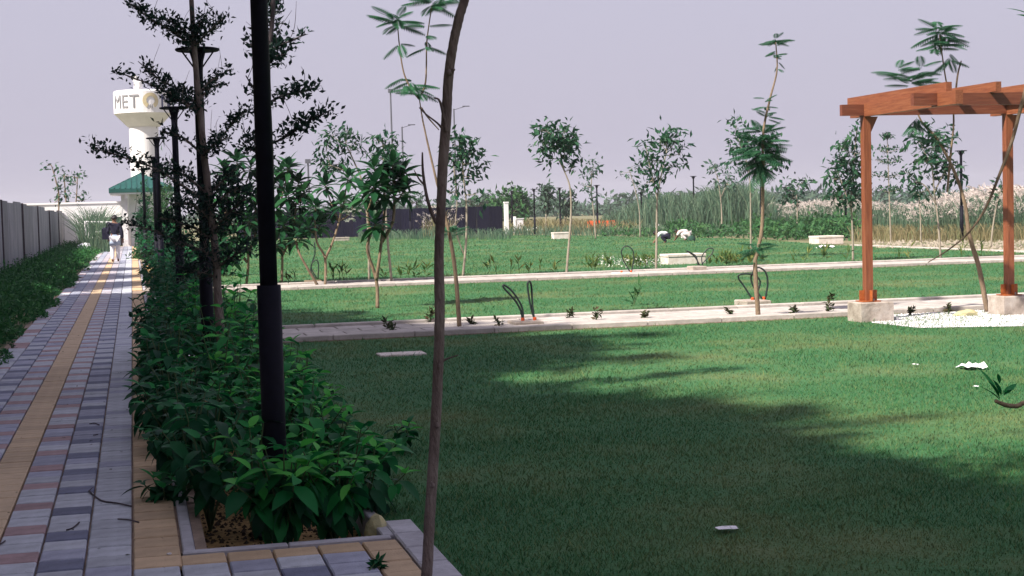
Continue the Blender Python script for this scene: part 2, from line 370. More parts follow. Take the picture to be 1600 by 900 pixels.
def grass_field(polys, bands, mat, label):
    b = MB()
    for y0, y1, dens, h, w in bands:
        x0, x1 = -1, y1*.62+2; n = int((x1-x0)*(y1-y0)*dens)
        x = rng.uniform(x0, x1, n); y = rng.uniform(y0, y1, n); k = in_view(x, y)
        ok = np.zeros(n, bool)
        for P in polys: ok |= inside(P, x, y)
        x, y = x[k & ok], y[k & ok]; n = len(x)
        hh = h*rng.uniform(.45, 1.25, n)*np.where(rng.uniform(size=n) < .025, 2.0, 1)*(1+.5*np.sin(x*1.9+np.sin(y*1.3)*2)*np.sin(y*1.7+1)*.5); a = rng.uniform(0, 2*math.pi, n); ln = hh*rng.uniform(.4, 1.4, n)
        ww = w*rng.uniform(.6, 1.3, n); a2 = rng.uniform(0, 2*math.pi, n)
        p = np.stack([x, y, np.full(n, .004)], 1); sx = np.stack([np.cos(a)*ww/2, np.sin(a)*ww/2, np.zeros(n)], 1)
        t1 = p+np.stack([np.cos(a2)*ln*.4, np.sin(a2)*ln*.4, hh*.65], 1); t2 = p+np.stack([np.cos(a2)*ln, np.sin(a2)*ln, hh], 1)
        V = np.stack([p-sx, p+sx, t1+sx*.7, t1-sx*.7, t2], 1).reshape(-1, 3); o = (np.arange(n)*5)[:, None]
        b.add(V, [np.array([[0, 1, 2, 3]])+o, np.array([[3, 2, 4]])+o])
    return b
gb = grass_field([lawn_polys['near']], [(4.8, 8, 4600, .021, .0045), (8, 12, 2600, .022, .0055), (12, 18.6, 1000, .027, .007)], 'grass', '')
stuff('lawn_grass', gb, 'grass', 'short mown green grass of the near lawn in front of the paved path', 'grass')
gb = grass_field([lawn_polys['middle']], [(20.4, 31.3, 320, .032, .010)], 'grass', '')
stuff('lawn_grass', gb, 'grass', 'short green grass strip between the two pale paths', 'grass')
gb = grass_field([lawn_polys['far']], [(33, 50, 120, .042, .016), (50, 93, 40, .05, .028)], 'grass', '')
stuff('lawn_grass', gb, 'grass', 'wide far lawn of short grass beyond the second path', 'grass')

# ================================================================== WALKWAY AND PAVED APRON
b = MB(); b.box((-.65, 44.2, -.03), (1.86, 83.6, .07)); b.box((.61, 5.55, -.03), (1.32, 3.2, .07))
walk = structure('walkway', b, 'joint')
cells = []                                               # x0, x1, y0, y1, kind
RP, CW = .215, .205
def col(x1, w, y0, y1, fn, j0=0):
    y = y0; j = j0
    while y < y1: cells.append((x1-w, x1, y, y+RP, fn(j))); y += RP; j += 1
def lt(): return 'pav_light' if random.random() < .8 else 'pav_mid'
far = 84.0
col(X_L, CW, 4.3, far, lambda j: lt() if random.random() < .96 else 'pav_mid')
col(X_L-CW, CW, 4.3, far, lambda j: 'pav_dark' if j % 3 == 0 else ('pav_mid' if random.random() < .15 else lt()))
col(X_L-2*CW, CW, 4.3, far, lambda j: 'pav_red' if j % 3 == 1 else lt())
col(X_L-3*CW, CW, 4.3, far, lambda j: 'pav_yellow')
col(X_L-4*CW, CW, 4.3, far, lambda j: 'pav_red' if j % 3 == 0 else ('pav_mid' if random.random() < .4 else lt()))
col(X_L-5*CW, CW, 4.3, far, lambda j: 'pav_dark' if j % 3 == 1 else ('pav_mid' if random.random() < .5 else lt()))
col(X_L-6*CW, CW, 4.3, far, lambda j: lt() if random.random() < .7 else 'pav_red')
col(X_K, X_K-X_L, 6.80, 31.0, lambda j: 'pav_beige'); col(X_K, X_K-X_L, 33.2, far, lambda j: 'pav_beige')
x = X_L
for i in range(6):                                        # apron in front of the planter
    x0, x1 = X_L+i*.2045, X_L+(i+1)*.2045
    if i == 5: x1 = 1.136
    if i < 5:
        if i > 0: cells.append((x0, x1, 6.80, 6.985, 'pav_beige'))
        y = 6.80; j = 0
        while y > 4.2: cells.append((x0, x1, y-RP, y, 'pav_dark' if (j % 3 == 1 and i == 3) or (j % 4 == 2 and i == 1) else lt())); y -= RP; j += 1
    else:
        y = 6.985
        while y > 4.2: cells.append((x0, x1, y-RP, y, 'pav_beige')); y -= RP
cells.sort(key=lambda c: math.hypot((c[0]+c[1])/2, (c[2]+c[3])/2) if in_view(np.array([c[0]]), np.array([c[3]]), 10)[0] else 1e3+c[2])
_pm = {}
far_b = MB(); keys = ['pav_light', 'pav_mid', 'pav_dark', 'pav_red', 'pav_yellow', 'pav_beige']
def paver_box(mb, c, s, mi=0): mb.box(c, s, 0, .006, mi)
for i, (x0, x1, y0, y1, k) in enumerate(cells):
    w, d = x1-x0-.010, y1-y0-.010; z = random.uniform(-.0025, .0025)
    if i < 300:
        kk = (k, round(w, 3), round(d, 3))
        if kk not in _pm:
            q = MB(); paver_box(q, (0, 0, 0), (w, d, .05)); _pm[kk] = q.mesh('paver', k)
        o = bpy.data.objects.new('paver', _pm[kk]); C.objects.link(o); o.parent = walk
        o.location = ((x0+x1)/2, (y0+y1)/2, -.008+.025+z-.012); o.rotation_euler = (random.gauss(0, .004), random.gauss(0, .004), random.gauss(0, .006))
    else: paver_box(far_b, ((x0+x1)/2, (y0+y1)/2, .005+z), (w, d, .05), keys.index(k))
part('paver', far_b, keys, walk, kind='stuff')
# edge course of the apron on its right
for k in range(10):
    q = MB(); q.box((1.207, 4.3+k*.31+.15, .006), (.135, .295, .06), 0, .008); part('kerbstone', q, 'kerb', walk)

# ================================================================== PLANTERS
def planter(y0, y1, name_label):
    t = thing('planter_bed', name_label, 'planter', (.7, y0, 0), 'planting beds along the walkway')
    q = MB(); q.box((.65, (y0+y1)/2, -.13), (.94, y1-y0+.06, .05)); part('soil', q, 'soil', t)
    yy = y0
    while yy < y1-.05:
        L = min(.6, y1-yy)
        for xx in (X_K+.035, 1.112):
            q = MB(); q.box((xx, yy+L/2, -.055), (.055, L-.008, .17), 0, .006); part('kerbstone', q, 'kerb', t)
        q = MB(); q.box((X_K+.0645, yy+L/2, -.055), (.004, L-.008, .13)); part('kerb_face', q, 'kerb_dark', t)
        yy += L
    for k in range(2):
        q = MB(); q.box((.4015+k*.479, y0-.03, -.053), (.474, .055, .17), 0, .006); part('kerbstone', q, 'kerb', t)
    return t
planter(7.09, 18.3, 'nearest planting bed edged in grey kerb, full of green shrubs')
planter(20.8, 31.0, 'second planting bed behind the shrubs, with the second lamp post')
planter(33.3, 56, 'far shaded planting bed full of dark hedge near the white shed')

q = MB(); n = 2600; cx_ = rng.uniform(.235, 1.18, n); cy_ = rng.uniform(7.13, 10, n); sz_ = rng.uniform(.006, .03, n)**1.0
for k in range(n):
    if k % 3 == 0 or sz_[k] < .02: q.scatter((np.array([(-.6, -.5, 0), (.6, -.4, 0), (.4, .6, 0), (-.5, .4, 0), (.1, 0, .7)], float), [np.array([[0, 1, 4], [1, 2, 4], [2, 3, 4], [3, 0, 4]])]), np.array([(cx_[k], cy_[k], -.107)]), rng.normal(size=(1, 3))*[1, 1, .1], sz_[k:k+1], roll=.15)
stuff('soil_clods', q, 'clod', 'crumbly brown soil clods in the corner of the nearest planter', 'soil')

# ================================================================== CROSS PATHS
def cross_path(y0, y1, x0, x1, label):
    b = MB(); b.box(((x0+x1)/2, (y0+y1)/2, -.02), (x1-x0, y1-y0, .06)); o = structure('path', b, 'joint')
    n = 0; xx = x0
    while xx < x1:
        for yy in (y0+.07, y1-.07):
            q = MB(); q.box((xx+.5, yy, .02), (.985, .13, .10), 0, .01); part('kerbstone', q, 'path', o)
        n += 1; xx += 1.0
    rows = 4; rw = (y1-y0-.28)/rows; st = MB(); k = 0; xx = x0
    while xx < x1:
        for r in range(rows):
            mi = 1 if random.random() < .12 else 0; c = (xx+.25+(.25 if r % 2 else 0), y0+.14+rw*(r+.5), .006+random.uniform(-.002, .002)); s = (.485, rw-.012, .05)
            if k < 180 and xx < x0+24:
                q = MB(); q.box(c, s, 0, .006); part('slab', q, 'path', o); k += 1
            else: st.box(c, s, 0, .006, 0)
        xx += .5
    if st.n: part('slab', st, 'path', o, kind='stuff')
    return o
cross_path(18.45, 20.5, 1.3, 34, '')
cross_path(31.1, 33.1, .2, 46, '')
b = MB(); b.box((22.8, 40.5, .0), (.2, 11, .08), 0, .01); structure('lawn_edging', b, 'path')
b = MB(); b.poly([(8.98, 17.8), (8.80, 17.25), (8.90, 16.3), (10.0, 15.87), (12, 15.8), (14, 15.8), (14, 18.36), (9.2, 18.36)], .012); pad = structure('gravel_pad', b, 'gravel')
q = MB(); n = 9000; gx = rng.uniform(8.7, 13, n); gy = rng.uniform(15.9, 18.35, n); ok = inside([(8.98, 17.8), (8.80, 17.25), (8.90, 16.3), (10.0, 15.87), (12, 15.8), (14, 15.8), (14, 18.36), (9.2, 18.36)], gx, gy)
q.scatter((np.array([(-.5, -.5, 0), (.5, -.4, 0), (.4, .5, 0), (-.5, .4, 0), (0, 0, .7)], float), [np.array([[0, 1, 4], [1, 2, 4], [2, 3, 4], [3, 0, 4]])]), np.stack([gx, gy, np.full(n, .012)], 1)[ok], rng.normal(size=(n, 3))[ok]*[1, 1, .05], rng.uniform(.006, .017, n)[ok], roll=.1)
stuff('gravel', q, 'gravel', 'loose white gravel spread under the wooden pergola', 'gravel')

# ================================================================== PERGOLA
perg = thing('pergola', 'orange brown wooden pergola with cantilevered rafters on concrete footings', 'pergola', (8.9, 17.6, 0))
ZB, ZT = 2.572, 2.708
def bx(name, lo, hi, mat, bev=0.0):
    lo = np.array(lo); hi = np.array(hi); q = MB(); q.box((lo+hi)/2, hi-lo, 0, bev); return part(name, q, mat, perg)
for i, px_ in enumerate((8.92, 10.90, 12.88, 14.86)):
    py_ = 17.6
    q = MB(); q.box((px_+.03, py_, .125), (.44, .38, .25), 0, .012); ft = part('footing', q, 'concrete', perg)
    q = MB(); q.box((px_, py_, .258), (.24, .22, .012)); pl = part('base_plate', q, 'steel', perg)
    for sx, sy in ((-1, 0), (1, 0), (0, -1), (0, 1)):
        q = MB(); c = np.array([px_+sx*.085, py_+sy*.085, .33])
        q.box(c, (.07, .008, .13) if sx else (.008, .07, .13)); part('gusset', q, 'steel', pl)
        q = MB(); q.tube([(px_+sx*.095+.03*abs(sy), py_+sy*.095+.03*abs(sx), .264), (px_+sx*.095+.03*abs(sy), py_+sy*.095+.03*abs(sx), .29)], .008, 6); part('bolt', q, 'galv', pl)
    bx('post', (px_-.048, py_-.048, .265), (px_+.048, py_+.048, ZB-.002), 'wood')
    bx('arm', (px_-.045, 15.36, ZB-.012), (px_+.045, 17.93, ZT+.003), 'wood_y')
    for sx in (1,):                                    # triangular braces under the beam
        q = MB(); z1 = ZB-.014; x0 = px_+sx*.05; y0, y1 = py_-.02, py_+.02
        V = [(x0, y0, z1), (x0+sx*.11, y0, z1), (x0, y0, z1-.22), (x0, y1, z1), (x0+sx*.11, y1, z1), (x0, y1, z1-.22)]
        q.add(V, [[0, 1, 2], [5, 4, 3], [0, 3, 4, 1], [1, 4, 5, 2], [2, 5, 3, 0]]); part('brace', q, 'wood', perg)
xs = [8.58, 8.874, 10.854, 12.834, 14.814]; xe = [8.875, 10.855, 12.835, 14.815, 15.3]
for y in (15.79, 17.58):
    seg = [(8.58, 8.872), (8.968, 10.852), (10.948, 12.832), (12.928, 14.812), (14.908, 15.3)]
    for a, c in seg: bx('beam', (a, y-.035, ZB), (c, y+.035, ZT), 'wood_x')
for k in range(10):
    x = 8.945+k*.62
    bx('rafter', (x-.035, 15.62, ZT+.004), (x+.035, 18.07, ZT+.114), 'wood_y')

# ================================================================== LAMP POSTS
def lamp(name_label, loc, H=3.08, group='black garden lamp posts', sleeve=True):
    t = thing('lamp_post', name_label, 'lamp post', loc, group); x, y, z = loc
    q = MB(); q.tube([(x, y, z), (x, y, z+.39*H)], .061, 16); part('pole_sleeve', q, 'pole', t, True)
    q = MB(); q.tube([(x, y, z+.39*H), (x, y, z+H-.22), (x, y, z+H-.12), (x, y, z+H-.03)], [.045, .043, .05, .075], 16); part('pole', q, 'pole', t, True)
    q = MB(); q.lathe([(.19, -.028), (.20, -.02), (.20, -.006), (.17, 0)], (x, y, z+H), 24); hd_ = part('lamp_head', q, 'pole', t)
    for k in range(4):
        a = k*math.pi/2+.3; q = MB(); q.bar((x+.045*math.cos(a), y+.045*math.sin(a), z+H-.17), (x+.15*math.cos(a), y+.15*math.sin(a), z+H-.03), .012, .012); part('strut', q, 'pole', hd_)
    q = MB(); q.box((x, y, z+.008), (.2, .2, .016)); part('base_plate', q, 'pole', t)
    return t
l0 = lamp('nearest black lamp post, thick sleeve rising out of the green shrubs', (.665, 7.9, -.1), 3.3)
lamp('second black lamp post, its round head against the tiered dark tree', (.64, 14.4, 0)); lamp('third black lamp post, its head beside the water tower tank', (.63, 22.1, 0))
lamp('fourth black lamp post in front of the water tower shaft', (.52, 30.5, 0)); lamp('fifth black lamp post just left of the fourth at the hedge', (.59, 40.2, 0))
lamp('farthest lamp post of the walkway row beside the green roofed shed', (.40, 50.5, 0))
for px_, top, base, lab in ((1503, 235, 377, 'black lamp post seen between the two pergola posts'), (1085, 275, 358, 'black lamp post standing alone before the tall reeds'),
        (1322, 285, 372, 'black lamp post hidden in the leafy tree left of the pergola'), (1190, 258, 362, 'black lamp post behind the tall feathery tree'),
        (934, 289, 362, 'black lamp post beside the orange barriers'), (876, 293, 362, 'black lamp post right of the tiered conifer like tree on the far edge'),
        (836, 295, 366, 'black lamp post right of the white cabinet'), (801, 298, 361, 'black lamp post at the right end of the dark hoarding'),
        (642, 305, 372, 'black lamp post in front of the dark blue hoarding'), (1003, 300, 360, 'black lamp post among the bushes left of the bending workers')):
    p = gp(px_, base); H = wp(px_, top, p[1])[2]; lamp(lab, tuple(p), H)
def street_light(px_, top, arm, Y, lab):
    p = wp(px_, top, Y); t = thing('street_light', lab, 'street light', (p[0], Y, 0), 'tall street lights beyond the hoarding')
    q = MB(); q.tube([(p[0], Y, 0), (p[0], Y, p[2])], [.12, .075], 8); part('pole', q, 'lamp_grey', t)
    if arm:
        e = wp(arm[0], arm[1], Y); q = MB(); q.tube([(p[0], Y, p[2]-.1), tuple(e)], .035, 6); part('arm', q, 'lamp_grey', t)
        q = MB(); q.box((e[0], Y, e[2]), (.7, .2, .09)); part('lamp_head', q, 'lamp_grey', t)
    else:
        q = MB(); q.box((p[0], Y, p[2]), (.45, .3, .35)); part('lamp_head', q, 'lamp_grey', t)
street_light(610, 142, None, 150, 'tallest grey street light with a boxy head and no arm')
street_light(628, 198, (643, 195), 150, 'grey street light whose arm points right, nearest the bare sapling on its left')
street_light(709, 170, (728, 166), 150, 'grey street light with arm just right of the bare sapling trunk')
street_light(481, 252, None, 130, 'short grey street light left of the plumeria leaves')

# ================================================================== FENCES, BUILDINGS
# grey sheet fence along the left of the walkway
XF = -3.66
fen = thing('sheet_fence', 'grey corrugated metal sheet fence along the left of the walkway', 'fence', (XF, 20, 0))
y = 20.0; k = 0
while y < 101:
    L = 2.9; h = 2.08+random.uniform(-.05, .05)-(.12 if y > 68 else 0)-(.1 if y > 85 else 0)+(.06 if y < 57 else 0); q = MB(); n = 29
    yy = np.linspace(y, y+L-.03, n); xo = np.where(np.arange(n) % 4 < 2, 0, .035)+random.uniform(-.02, .02)
    V = np.concatenate([np.stack([XF+xo, yy, np.zeros(n)], 1), np.stack([XF+xo, yy, np.full(n, h)], 1), np.stack([XF+xo-.02, yy, np.full(n, h)], 1), np.stack([XF+xo-.02, yy, np.zeros(n)], 1)])
    F = [[a*n+i, a*n+i+1, (a+1)*n+i+1, (a+1)*n+i] for a in range(3) for i in range(n-1)]
    q.add(V, F); part('panel', q, 'sheet', fen)
    if k % 3 == 0: q = MB(); q.box((XF+.06, y-.03, h/2), (.06, .07, h+.02)); part('fence_post', q, 'bark_dark', fen)
    y += L; k += 1
# dark blue hoarding behind the far lawn
A, Bp = gp(372, 374), gp(786, 366); hd = thing('hoarding', 'dark navy blue sheet hoarding behind the plumeria trees', 'fence', (A[0], A[1], 0))
n = 22; hgt = wp(640, 326, (A[1]+Bp[1])/2)[2]
ang = math.atan2(Bp[1]-A[1], Bp[0]-A[0]); Lp = np.linalg.norm(Bp-A)/n
for i in range(n):
    c = A+(Bp-A)*(i+.5)/n; q = MB(); q.box((c[0], c[1]+random.uniform(-.02, .02), hgt/2+random.uniform(-.02, .02)), (Lp-.02, .04, hgt), ang)
    for j in range(4): cc = A+(Bp-A)*(i+(j+.5)/4)/n; q.box((cc[0], cc[1]-.03, hgt/2), (.05, .03, hgt-.06), ang)
    part('panel', q, 'hoard_blue', hd)
p = gp(790, 366); q = MB(); q.box((p[0], p[1]-.3, .9), (.22, .22, 1.8)); q.box((p[0], p[1]-.3, 1.84), (.26, .26, .08)); single('gate_pillar', q, 'white', 'white square pillar at the right end of the dark hoarding', 'pillar', (p[0], p[1]-.3, 0))
q = MB(); p = gp(812, 364); q.box((p[0], p[1], .42), (.42, .35, .84)); q.box((p[0]-.28, p[1]+.02, .5), (.1, .3, 1.0)); q.box((p[0], p[1], .86), (.5, .42, .05)); cab = thing('electric_cabinet', 'white electric cabinet on the far lawn edge right of the hoarding', 'cabinet', tuple(p)); part('cabinet_body', q, 'white', cab)
q = MB(); q.box((p[0]+.02, p[1]-.185, .42), (.34, .02, .66)); part('door', q, 'white_bright', cab)

# water tower
tw = thing('water_tower', 'white water tower with lettering round its tank, rising behind the shed', 'water tower', (1.42, 150, 0))
cx, cy = 1.42, 150.0
q = MB(); q.lathe([(1.35, 0), (1.35, 10.2)], (cx, cy, 0), 40); part('shaft', q, 'white', tw, False)
q = MB(); q.lathe([(1.5, 10.1), (2.62, 11.25), (2.7, 11.3)], (cx, cy, 0), 48); part('tank_bottom', q, 'white', tw)
q = MB(); q.lathe([(2.68, 11.3), (2.68, 13.3), (2.6, 13.42), (.9, 13.6)], (cx, cy, 0), 48); part('tank', q, 'white', tw)
q = MB(); q.lathe([(.42, 13.5), (.42, 14.15), (.36, 14.2)], (cx-.35, cy-1.9, 0), 16); q.lathe([(.30, 14.2), (.30, 14.7)], (cx-.55, cy-1.9, 0), 12); part('vent', q, 'white', tw)
def letter(txt, deg, zc, hh, mat, wscale=1.0):
    cu = bpy.data.curves.new('letter', 'FONT'); cu.body = txt; cu.align_x = 'CENTER'; cu.align_y = 'CENTER'; cu.size = hh*1.42; cu.extrude = .05; cu.resolution_u = 3
    ob = bpy.data.objects.new('letter', cu); me = bpy.data.meshes.new_from_object(ob)
    me.name = 'letter'; co = np.zeros(len(me.vertices)*3); me.vertices.foreach_get('co', co); co = co.reshape(-1, 3)
    co[:, 0] -= (co[:, 0].max()+co[:, 0].min())/2; co[:, 1] -= (co[:, 1].max()+co[:, 1].min())/2
    a = math.radians(deg)+co[:, 0]*wscale/2.69; r = 2.70+co[:, 2]
    P = np.stack([r*np.sin(a), -r*np.cos(a), co[:, 1]+zc], 1); me.vertices.foreach_set('co', P.ravel().astype(np.float32)); me.update()
    me.materials.clear(); me.materials.append(M[mat]); bpy.data.objects.remove(ob)
    o = bpy.data.objects.new('letter', me); C.objects.link(o); o.parent = tw
for t_, d_, m_ in (('M', -62, 'letter_grey'), ('E', -41, 'letter_grey'), ('T', -22, 'letter_grey'), ('M', 45, 'letter_navy'), ('E', 64, 'letter_navy')): letter(t_, d_+4, 12.35, 1.25, m_, .85)
q = MB(); V = []; F = []; nn = 40
for k in range(nn+1):
    a = math.radians(-115+ k*(230+80)/nn) ; 
    a = math.radians(-60+k*300/nn)+math.radians(0)
    for r in (.40, .74):
        off = .10 if r == .40 else 0
        xx = r*math.cos(a+0)*1.0; zz = r*math.sin(a)+off*.3; th = math.radians(15)+xx/2.7
        V.append((cx+2.74*math.sin(th), cy-2.74*math.cos(th), 12.38+zz))
F = [[2*k, 2*k+1, 2*k+3, 2*k+2] for k in range(nn)]; q.add(V, F)
o = part('emblem_ring', q, 'gold', tw)
q = MB()
for dx in (-.05, .13):
    th = math.radians(15)+dx/2.7; q.box((cx+2.73*math.sin(th), cy-2.73*math.cos(th), 11.87), (.06, .05, .34), th)
part('emblem_mark', q, 'letter_grey', o)

# shed with green roof, boundary wall, pipe barrier
sc = gp(192, 386); sx, sy = sc[0], sc[1]
shed = thing('shed', 'small white shed with green ribbed hip roof at the end of the walkway', 'shed', (sx, sy, 0))
ez = wp(190, 304, sy)[2]
q = MB(); q.box((sx+.23, sy+2.2, ez/2), (.46, 4.4, ez)); q.box((sx+1.4, sy+2.3, ez/2-.002), (1.86, 4.0, ez-.004)); part('wall', q, 'white', shed)
q = MB(); q.box((sx+1.1, sy+2.1, ez+.045), (3.3, 5.6, .09)); part('soffit', q, 'white', shed)
q = MB(); q.box((sx+1.1, sy+2.1, ez+.19), (3.4, 5.7, .2)); part('fascia', q, 'roof', shed)
q = MB(); x0, x1, y0, y1, z0 = sx-.6, sx+2.8, sy-.7, sy+4.9, ez+.292; rz = z0+.85
V = [(x0, y0, z0), (x1, y0, z0), (x1, y1, z0), (x0, y1, z0), (sx+1.1, sy+1.2, rz), (sx+1.1, sy+3.0, rz)]
q.add(V, [[0, 1, 4], [1, 2, 5, 4], [2, 3, 5], [3, 0, 4, 5]]); rf = part('roof', q, 'roof', shed)
q = MB()
for k in range(1, 12):
    xx = x0+k*.283; f = min((xx-x0)/1.7, (x1-xx)/1.7); q.bar((xx, y0, z0+.02), (xx, y0+1.9*f, z0+.02+.85*f), .05, .05)
for k in range(1, 18):
    yy = y0+k*.3; f = min((yy-y0)/1.9, (y1-yy)/1.9, 1); q.bar((x0, yy, z0+.02), (x0+1.7*f, yy, z0+.02+.85*f), .05, .05)
part('roof_rib', q, 'roof', rf, kind='stuff')
q = MB(); q.tube([(sx+.35, sy-.07, .1), (sx+.35, sy-.07, ez-.25), (sx+.3, sy-.3, ez-.02)], .06, 10); dp = part('downpipe', q, 'white_bright', shed, True)
q = MB(); q.lathe([(.12, 0), (.12, .32)], (sx+.3, sy-.42, ez-.22), 12); part('pipe_head', q, 'white_bright', dp)
q = MB(); q.box((sx+1.3, sy+.26, 1.0), (.9, .06, 2.0)); part('door', q, 'galv', shed)
wy = 89.0; wt = wp(150, 318, wy)[2]; wx0, wx1 = wp(112, 318, wy)[0], wp(196, 318, wy)[0]
bw = thing('boundary_wall', 'white boundary wall with a dark gate opening behind the pipe rails', 'wall', (wx0, wy, 0))
gx0 = wp(160, 340, wy)[0]; gz = wp(175, 339, wy)[2]
q = MB(); q.box(((wx0-3+gx0)/2, wy, wt/2), (gx0-wx0+3, .25, wt)); q.box(((gx0+wx1+2)/2, wy, (gz+wt)/2), (wx1+2-gx0, .25, wt-gz)); part('wall', q, 'white', bw)
q = MB(); q.box(((wx0-3+wx1+2)/2, wy, wt+.05), (wx1-wx0+5, .36, .1)); part('coping', q, 'white_bright', bw)
q = MB(); q.box(((gx0+wx1)/2+.4, wy+.05, gz/2), (wx1-gx0+.8, .08, gz)); part('gate', q, 'glass_dark', bw)
pb = gp(140, 384); pb = wp(140, 384, 75.); pb[2] = 0
br = thing('pipe_barrier', 'pale pipe rails forming a low barrier in front of the dark gate', 'barrier', tuple(pb))
def P2(px_, py_): return wp(px_, py_, 75.)
for a, c in (((134, 347), (180, 348)), ((140, 363), (180, 362)), ((142, 371), (182, 372))): q = MB(); q.tube([P2(*a), P2(*c)], .055, 8); part('rail', q, 'white', br)
for a, c in (((133, 345), (134, 374)), ((137, 347), (139, 374)), ((181, 346), (182, 374))): q = MB(); q.tube([P2(*a), P2(*c)], .045, 8); part('rail_post', q, 'white', br)
q = MB(); p = wp(133, 374, 73); q.rock((p[0], 73, 0), (.35, .3, .35), 3); single('cement_sack', q, 'cloth_white', 'white filled sack lying under the pipe rails', 'sack', (p[0], 73, 0))

# ================================================================== PEOPLE
def skin_body(J, E, root, sub=2):
    names = list(J); me = bpy.data.meshes.new('body'); me.from_pydata([J[k][0] for k in names], [(names.index(a), names.index(c)) for a, c in E], [])
    ob = bpy.data.objects.new('tmp', me); C.objects.link(ob)
    md = ob.modifiers.new('skin', 'SKIN'); md.use_smooth_shade = True
    sv = me.skin_vertices[0].data
    for i, k in enumerate(names): sv[i].radius = (J[k][1], J[k][1]) if not isinstance(J[k][1], tuple) else J[k][1]; sv[i].use_root = (k == root)
    ms = ob.modifiers.new('sub', 'SUBSURF'); ms.levels = ms.render_levels = sub
    bpy.context.view_layer.update(); dg = bpy.context.evaluated_depsgraph_get()
    out = bpy.data.meshes.new_from_object(ob.evaluated_get(dg)); bpy.data.objects.remove(ob); return out
def add_mesh(name, me, mat, root):
    me.materials.clear(); me.materials.append(M[mat]); me.name = name
    o = bpy.data.objects.new(name, me); C.objects.link(o); o.parent = root; return o
def person(label, loc, rz, J, clothes, group=None):
    t = thing('person', label, 'person', loc, group); t.rotation_euler = (0, 0, rz)
    E = [('pelvis', 'waist'), ('waist', 'chest'), ('chest', 'neck'), ('neck', 'chin'), ('chin', 'head'), ('head', 'crown')]
    E += [('chin', 'nose')]
    for s in 'LR':
        E += [('chest', 'sh'+s), ('sh'+s, 'el'+s), ('el'+s, 'wr'+s), ('wr'+s, 'pa'+s), ('pelvis', 'hi'+s), ('hi'+s, 'kn'+s), ('kn'+s, 'an'+s), ('an'+s, 'to'+s)]
        w = np.array(J['wr'+s][0]); pa = np.array(J['pa'+s][0]); d = unit(pa-w); side = unit(np.cross(d, [.3, 1, .2])); 
        for i, (o_, L) in enumerate(((-.03, .075), (-.01, .085), (.01, .08), (.03, .062))):
            a = pa+side*o_+d*.02; J[f'f{i}{s}'] = (tuple(a), .010); J[f'g{i}{s}'] = (tuple(a+d*L*.9+np.array([0, .02, 0])), .008)
            E += [('pa'+s, f'f{i}{s}'), (f'f{i}{s}', f'g{i}{s}')]
        th = w+d*.03+side*.045; J['th'+s] = (tuple(th+d*.035), .010); E += [('wr'+s, 'th'+s)]
    h = np.array(J['head'][0]); c = np.array(J['chin'][0]); fw = np.array(J.pop('_face'))
    J['nose'] = (tuple((h+c)/2+fw*.10), .014)
    add_mesh('body', skin_body(J, E, 'pelvis'), 'skin', t)
    for s in (-1, 1):
        sd = unit(np.cross(fw, h-c)); q = MB(); q.rock(tuple(h*.7+c*.3+sd*s*.085), (.015, .025, .03), 5); add_mesh('ear', q.mesh('ear', 'skin'), 'skin', t)
        q = MB(); q.rock(tuple(h*.75+c*.25+sd*s*.035+fw*.085), (.012, .008, .008), 6); add_mesh('eye', q.mesh('eye', 'hair'), 'hair', t)
    q = MB(); up = unit(h-c); q.rock(tuple(h+up*.01-fw*.022-np.array([0, 0, .03])), (.105, .105, .105), 9); add_mesh('hair', q.mesh('hair', 'hair', None, True), 'hair', t)
    for nm, mat, keys_, grow in clothes:
        K = {k: (J[k][0], (J[k][1]+grow) if not isinstance(J[k][1], tuple) else tuple(v+grow for v in J[k][1])) for k in keys_}
        Ek = [(a, c) for a, c in E if a in K and c in K]; rt = keys_[0]
        add_mesh(nm, skin_body(K, Ek, rt), mat, t)
    return t
Jw = {'pelvis': ((0, 0, .90), (.15, .105)), 'waist': ((0, .0, 1.06), (.13, .10)), 'chest': ((0, .01, 1.25), (.155, .11)), 'neck': ((0, .03, 1.39), .05), 'chin': ((0, .05, 1.46), .066), 'head': ((0, .045, 1.54), .086), 'crown': ((0, .04, 1.60), .06),
      'shL': ((-.17, .01, 1.32), .062), 'elL': ((-.235, -.04, 1.07), .045), 'wrL': ((-.22, .08, .88), .031), 'paL': ((-.215, .12, .81), .03),
      'shR': ((.17, .01, 1.32), .062), 'elR': ((.24, -.05, 1.06), .045), 'wrR': ((.26, -.02, .83), .031), 'paR': ((.262, 0, .75), .03),
      'hiL': ((-.09, 0, .85), .095), 'knL': ((-.10, .08, .47), .06), 'anL': ((-.10, -.06, .09), .042), 'toL': ((-.105, .06, .035), .035),
      'hiR': ((.09, 0, .85), .095), 'knR': ((.09, .06, .47), .06), 'anR': ((.085, .20, .09), .042), 'toR': ((.085, .32, .04), .035), '_face': (0, 1, 0)}
pw = gp(181, 410)
per = person('person walking away on the walkway in dark top and pale trousers', tuple(pw), 0, Jw,
       [('jacket', 'cloth_dark', ['chest', 'waist', 'pelvis', 'shL', 'elL', 'wrL', 'shR', 'elR', 'wrR'], .022), ('trousers', 'cloth_white', ['pelvis', 'hiL', 'knL', 'anL', 'hiR', 'knR', 'anR'], .022)])
q = MB(); q.lathe([(.165, 1.0), (.185, .92), (.19, .72), (.195, .60), (.18, .61)], (0, .02, 0), 18); V = q.V[0]; V[:, 1] = .02+(V[:, 1]-.02)*.72
add_mesh('long_shirt', q.mesh('long_shirt', 'cloth_blue', None, True), 'cloth_blue', per)
q = MB(); q.box((-.30, .02, 1.02), (.26, .16, .42), 0, .05); q.tube([(-.30, -.02, 1.2), (-.22, -.1, 1.4), (-.1, -.12, 1.36)], .02, 6, 4)
bagp = tuple(pw); bg_ = single('shoulder_bag', q, 'cloth_dark', 'dark bulky bag hanging at the left shoulder of the walking person', 'bag'); bg_.location = bagp
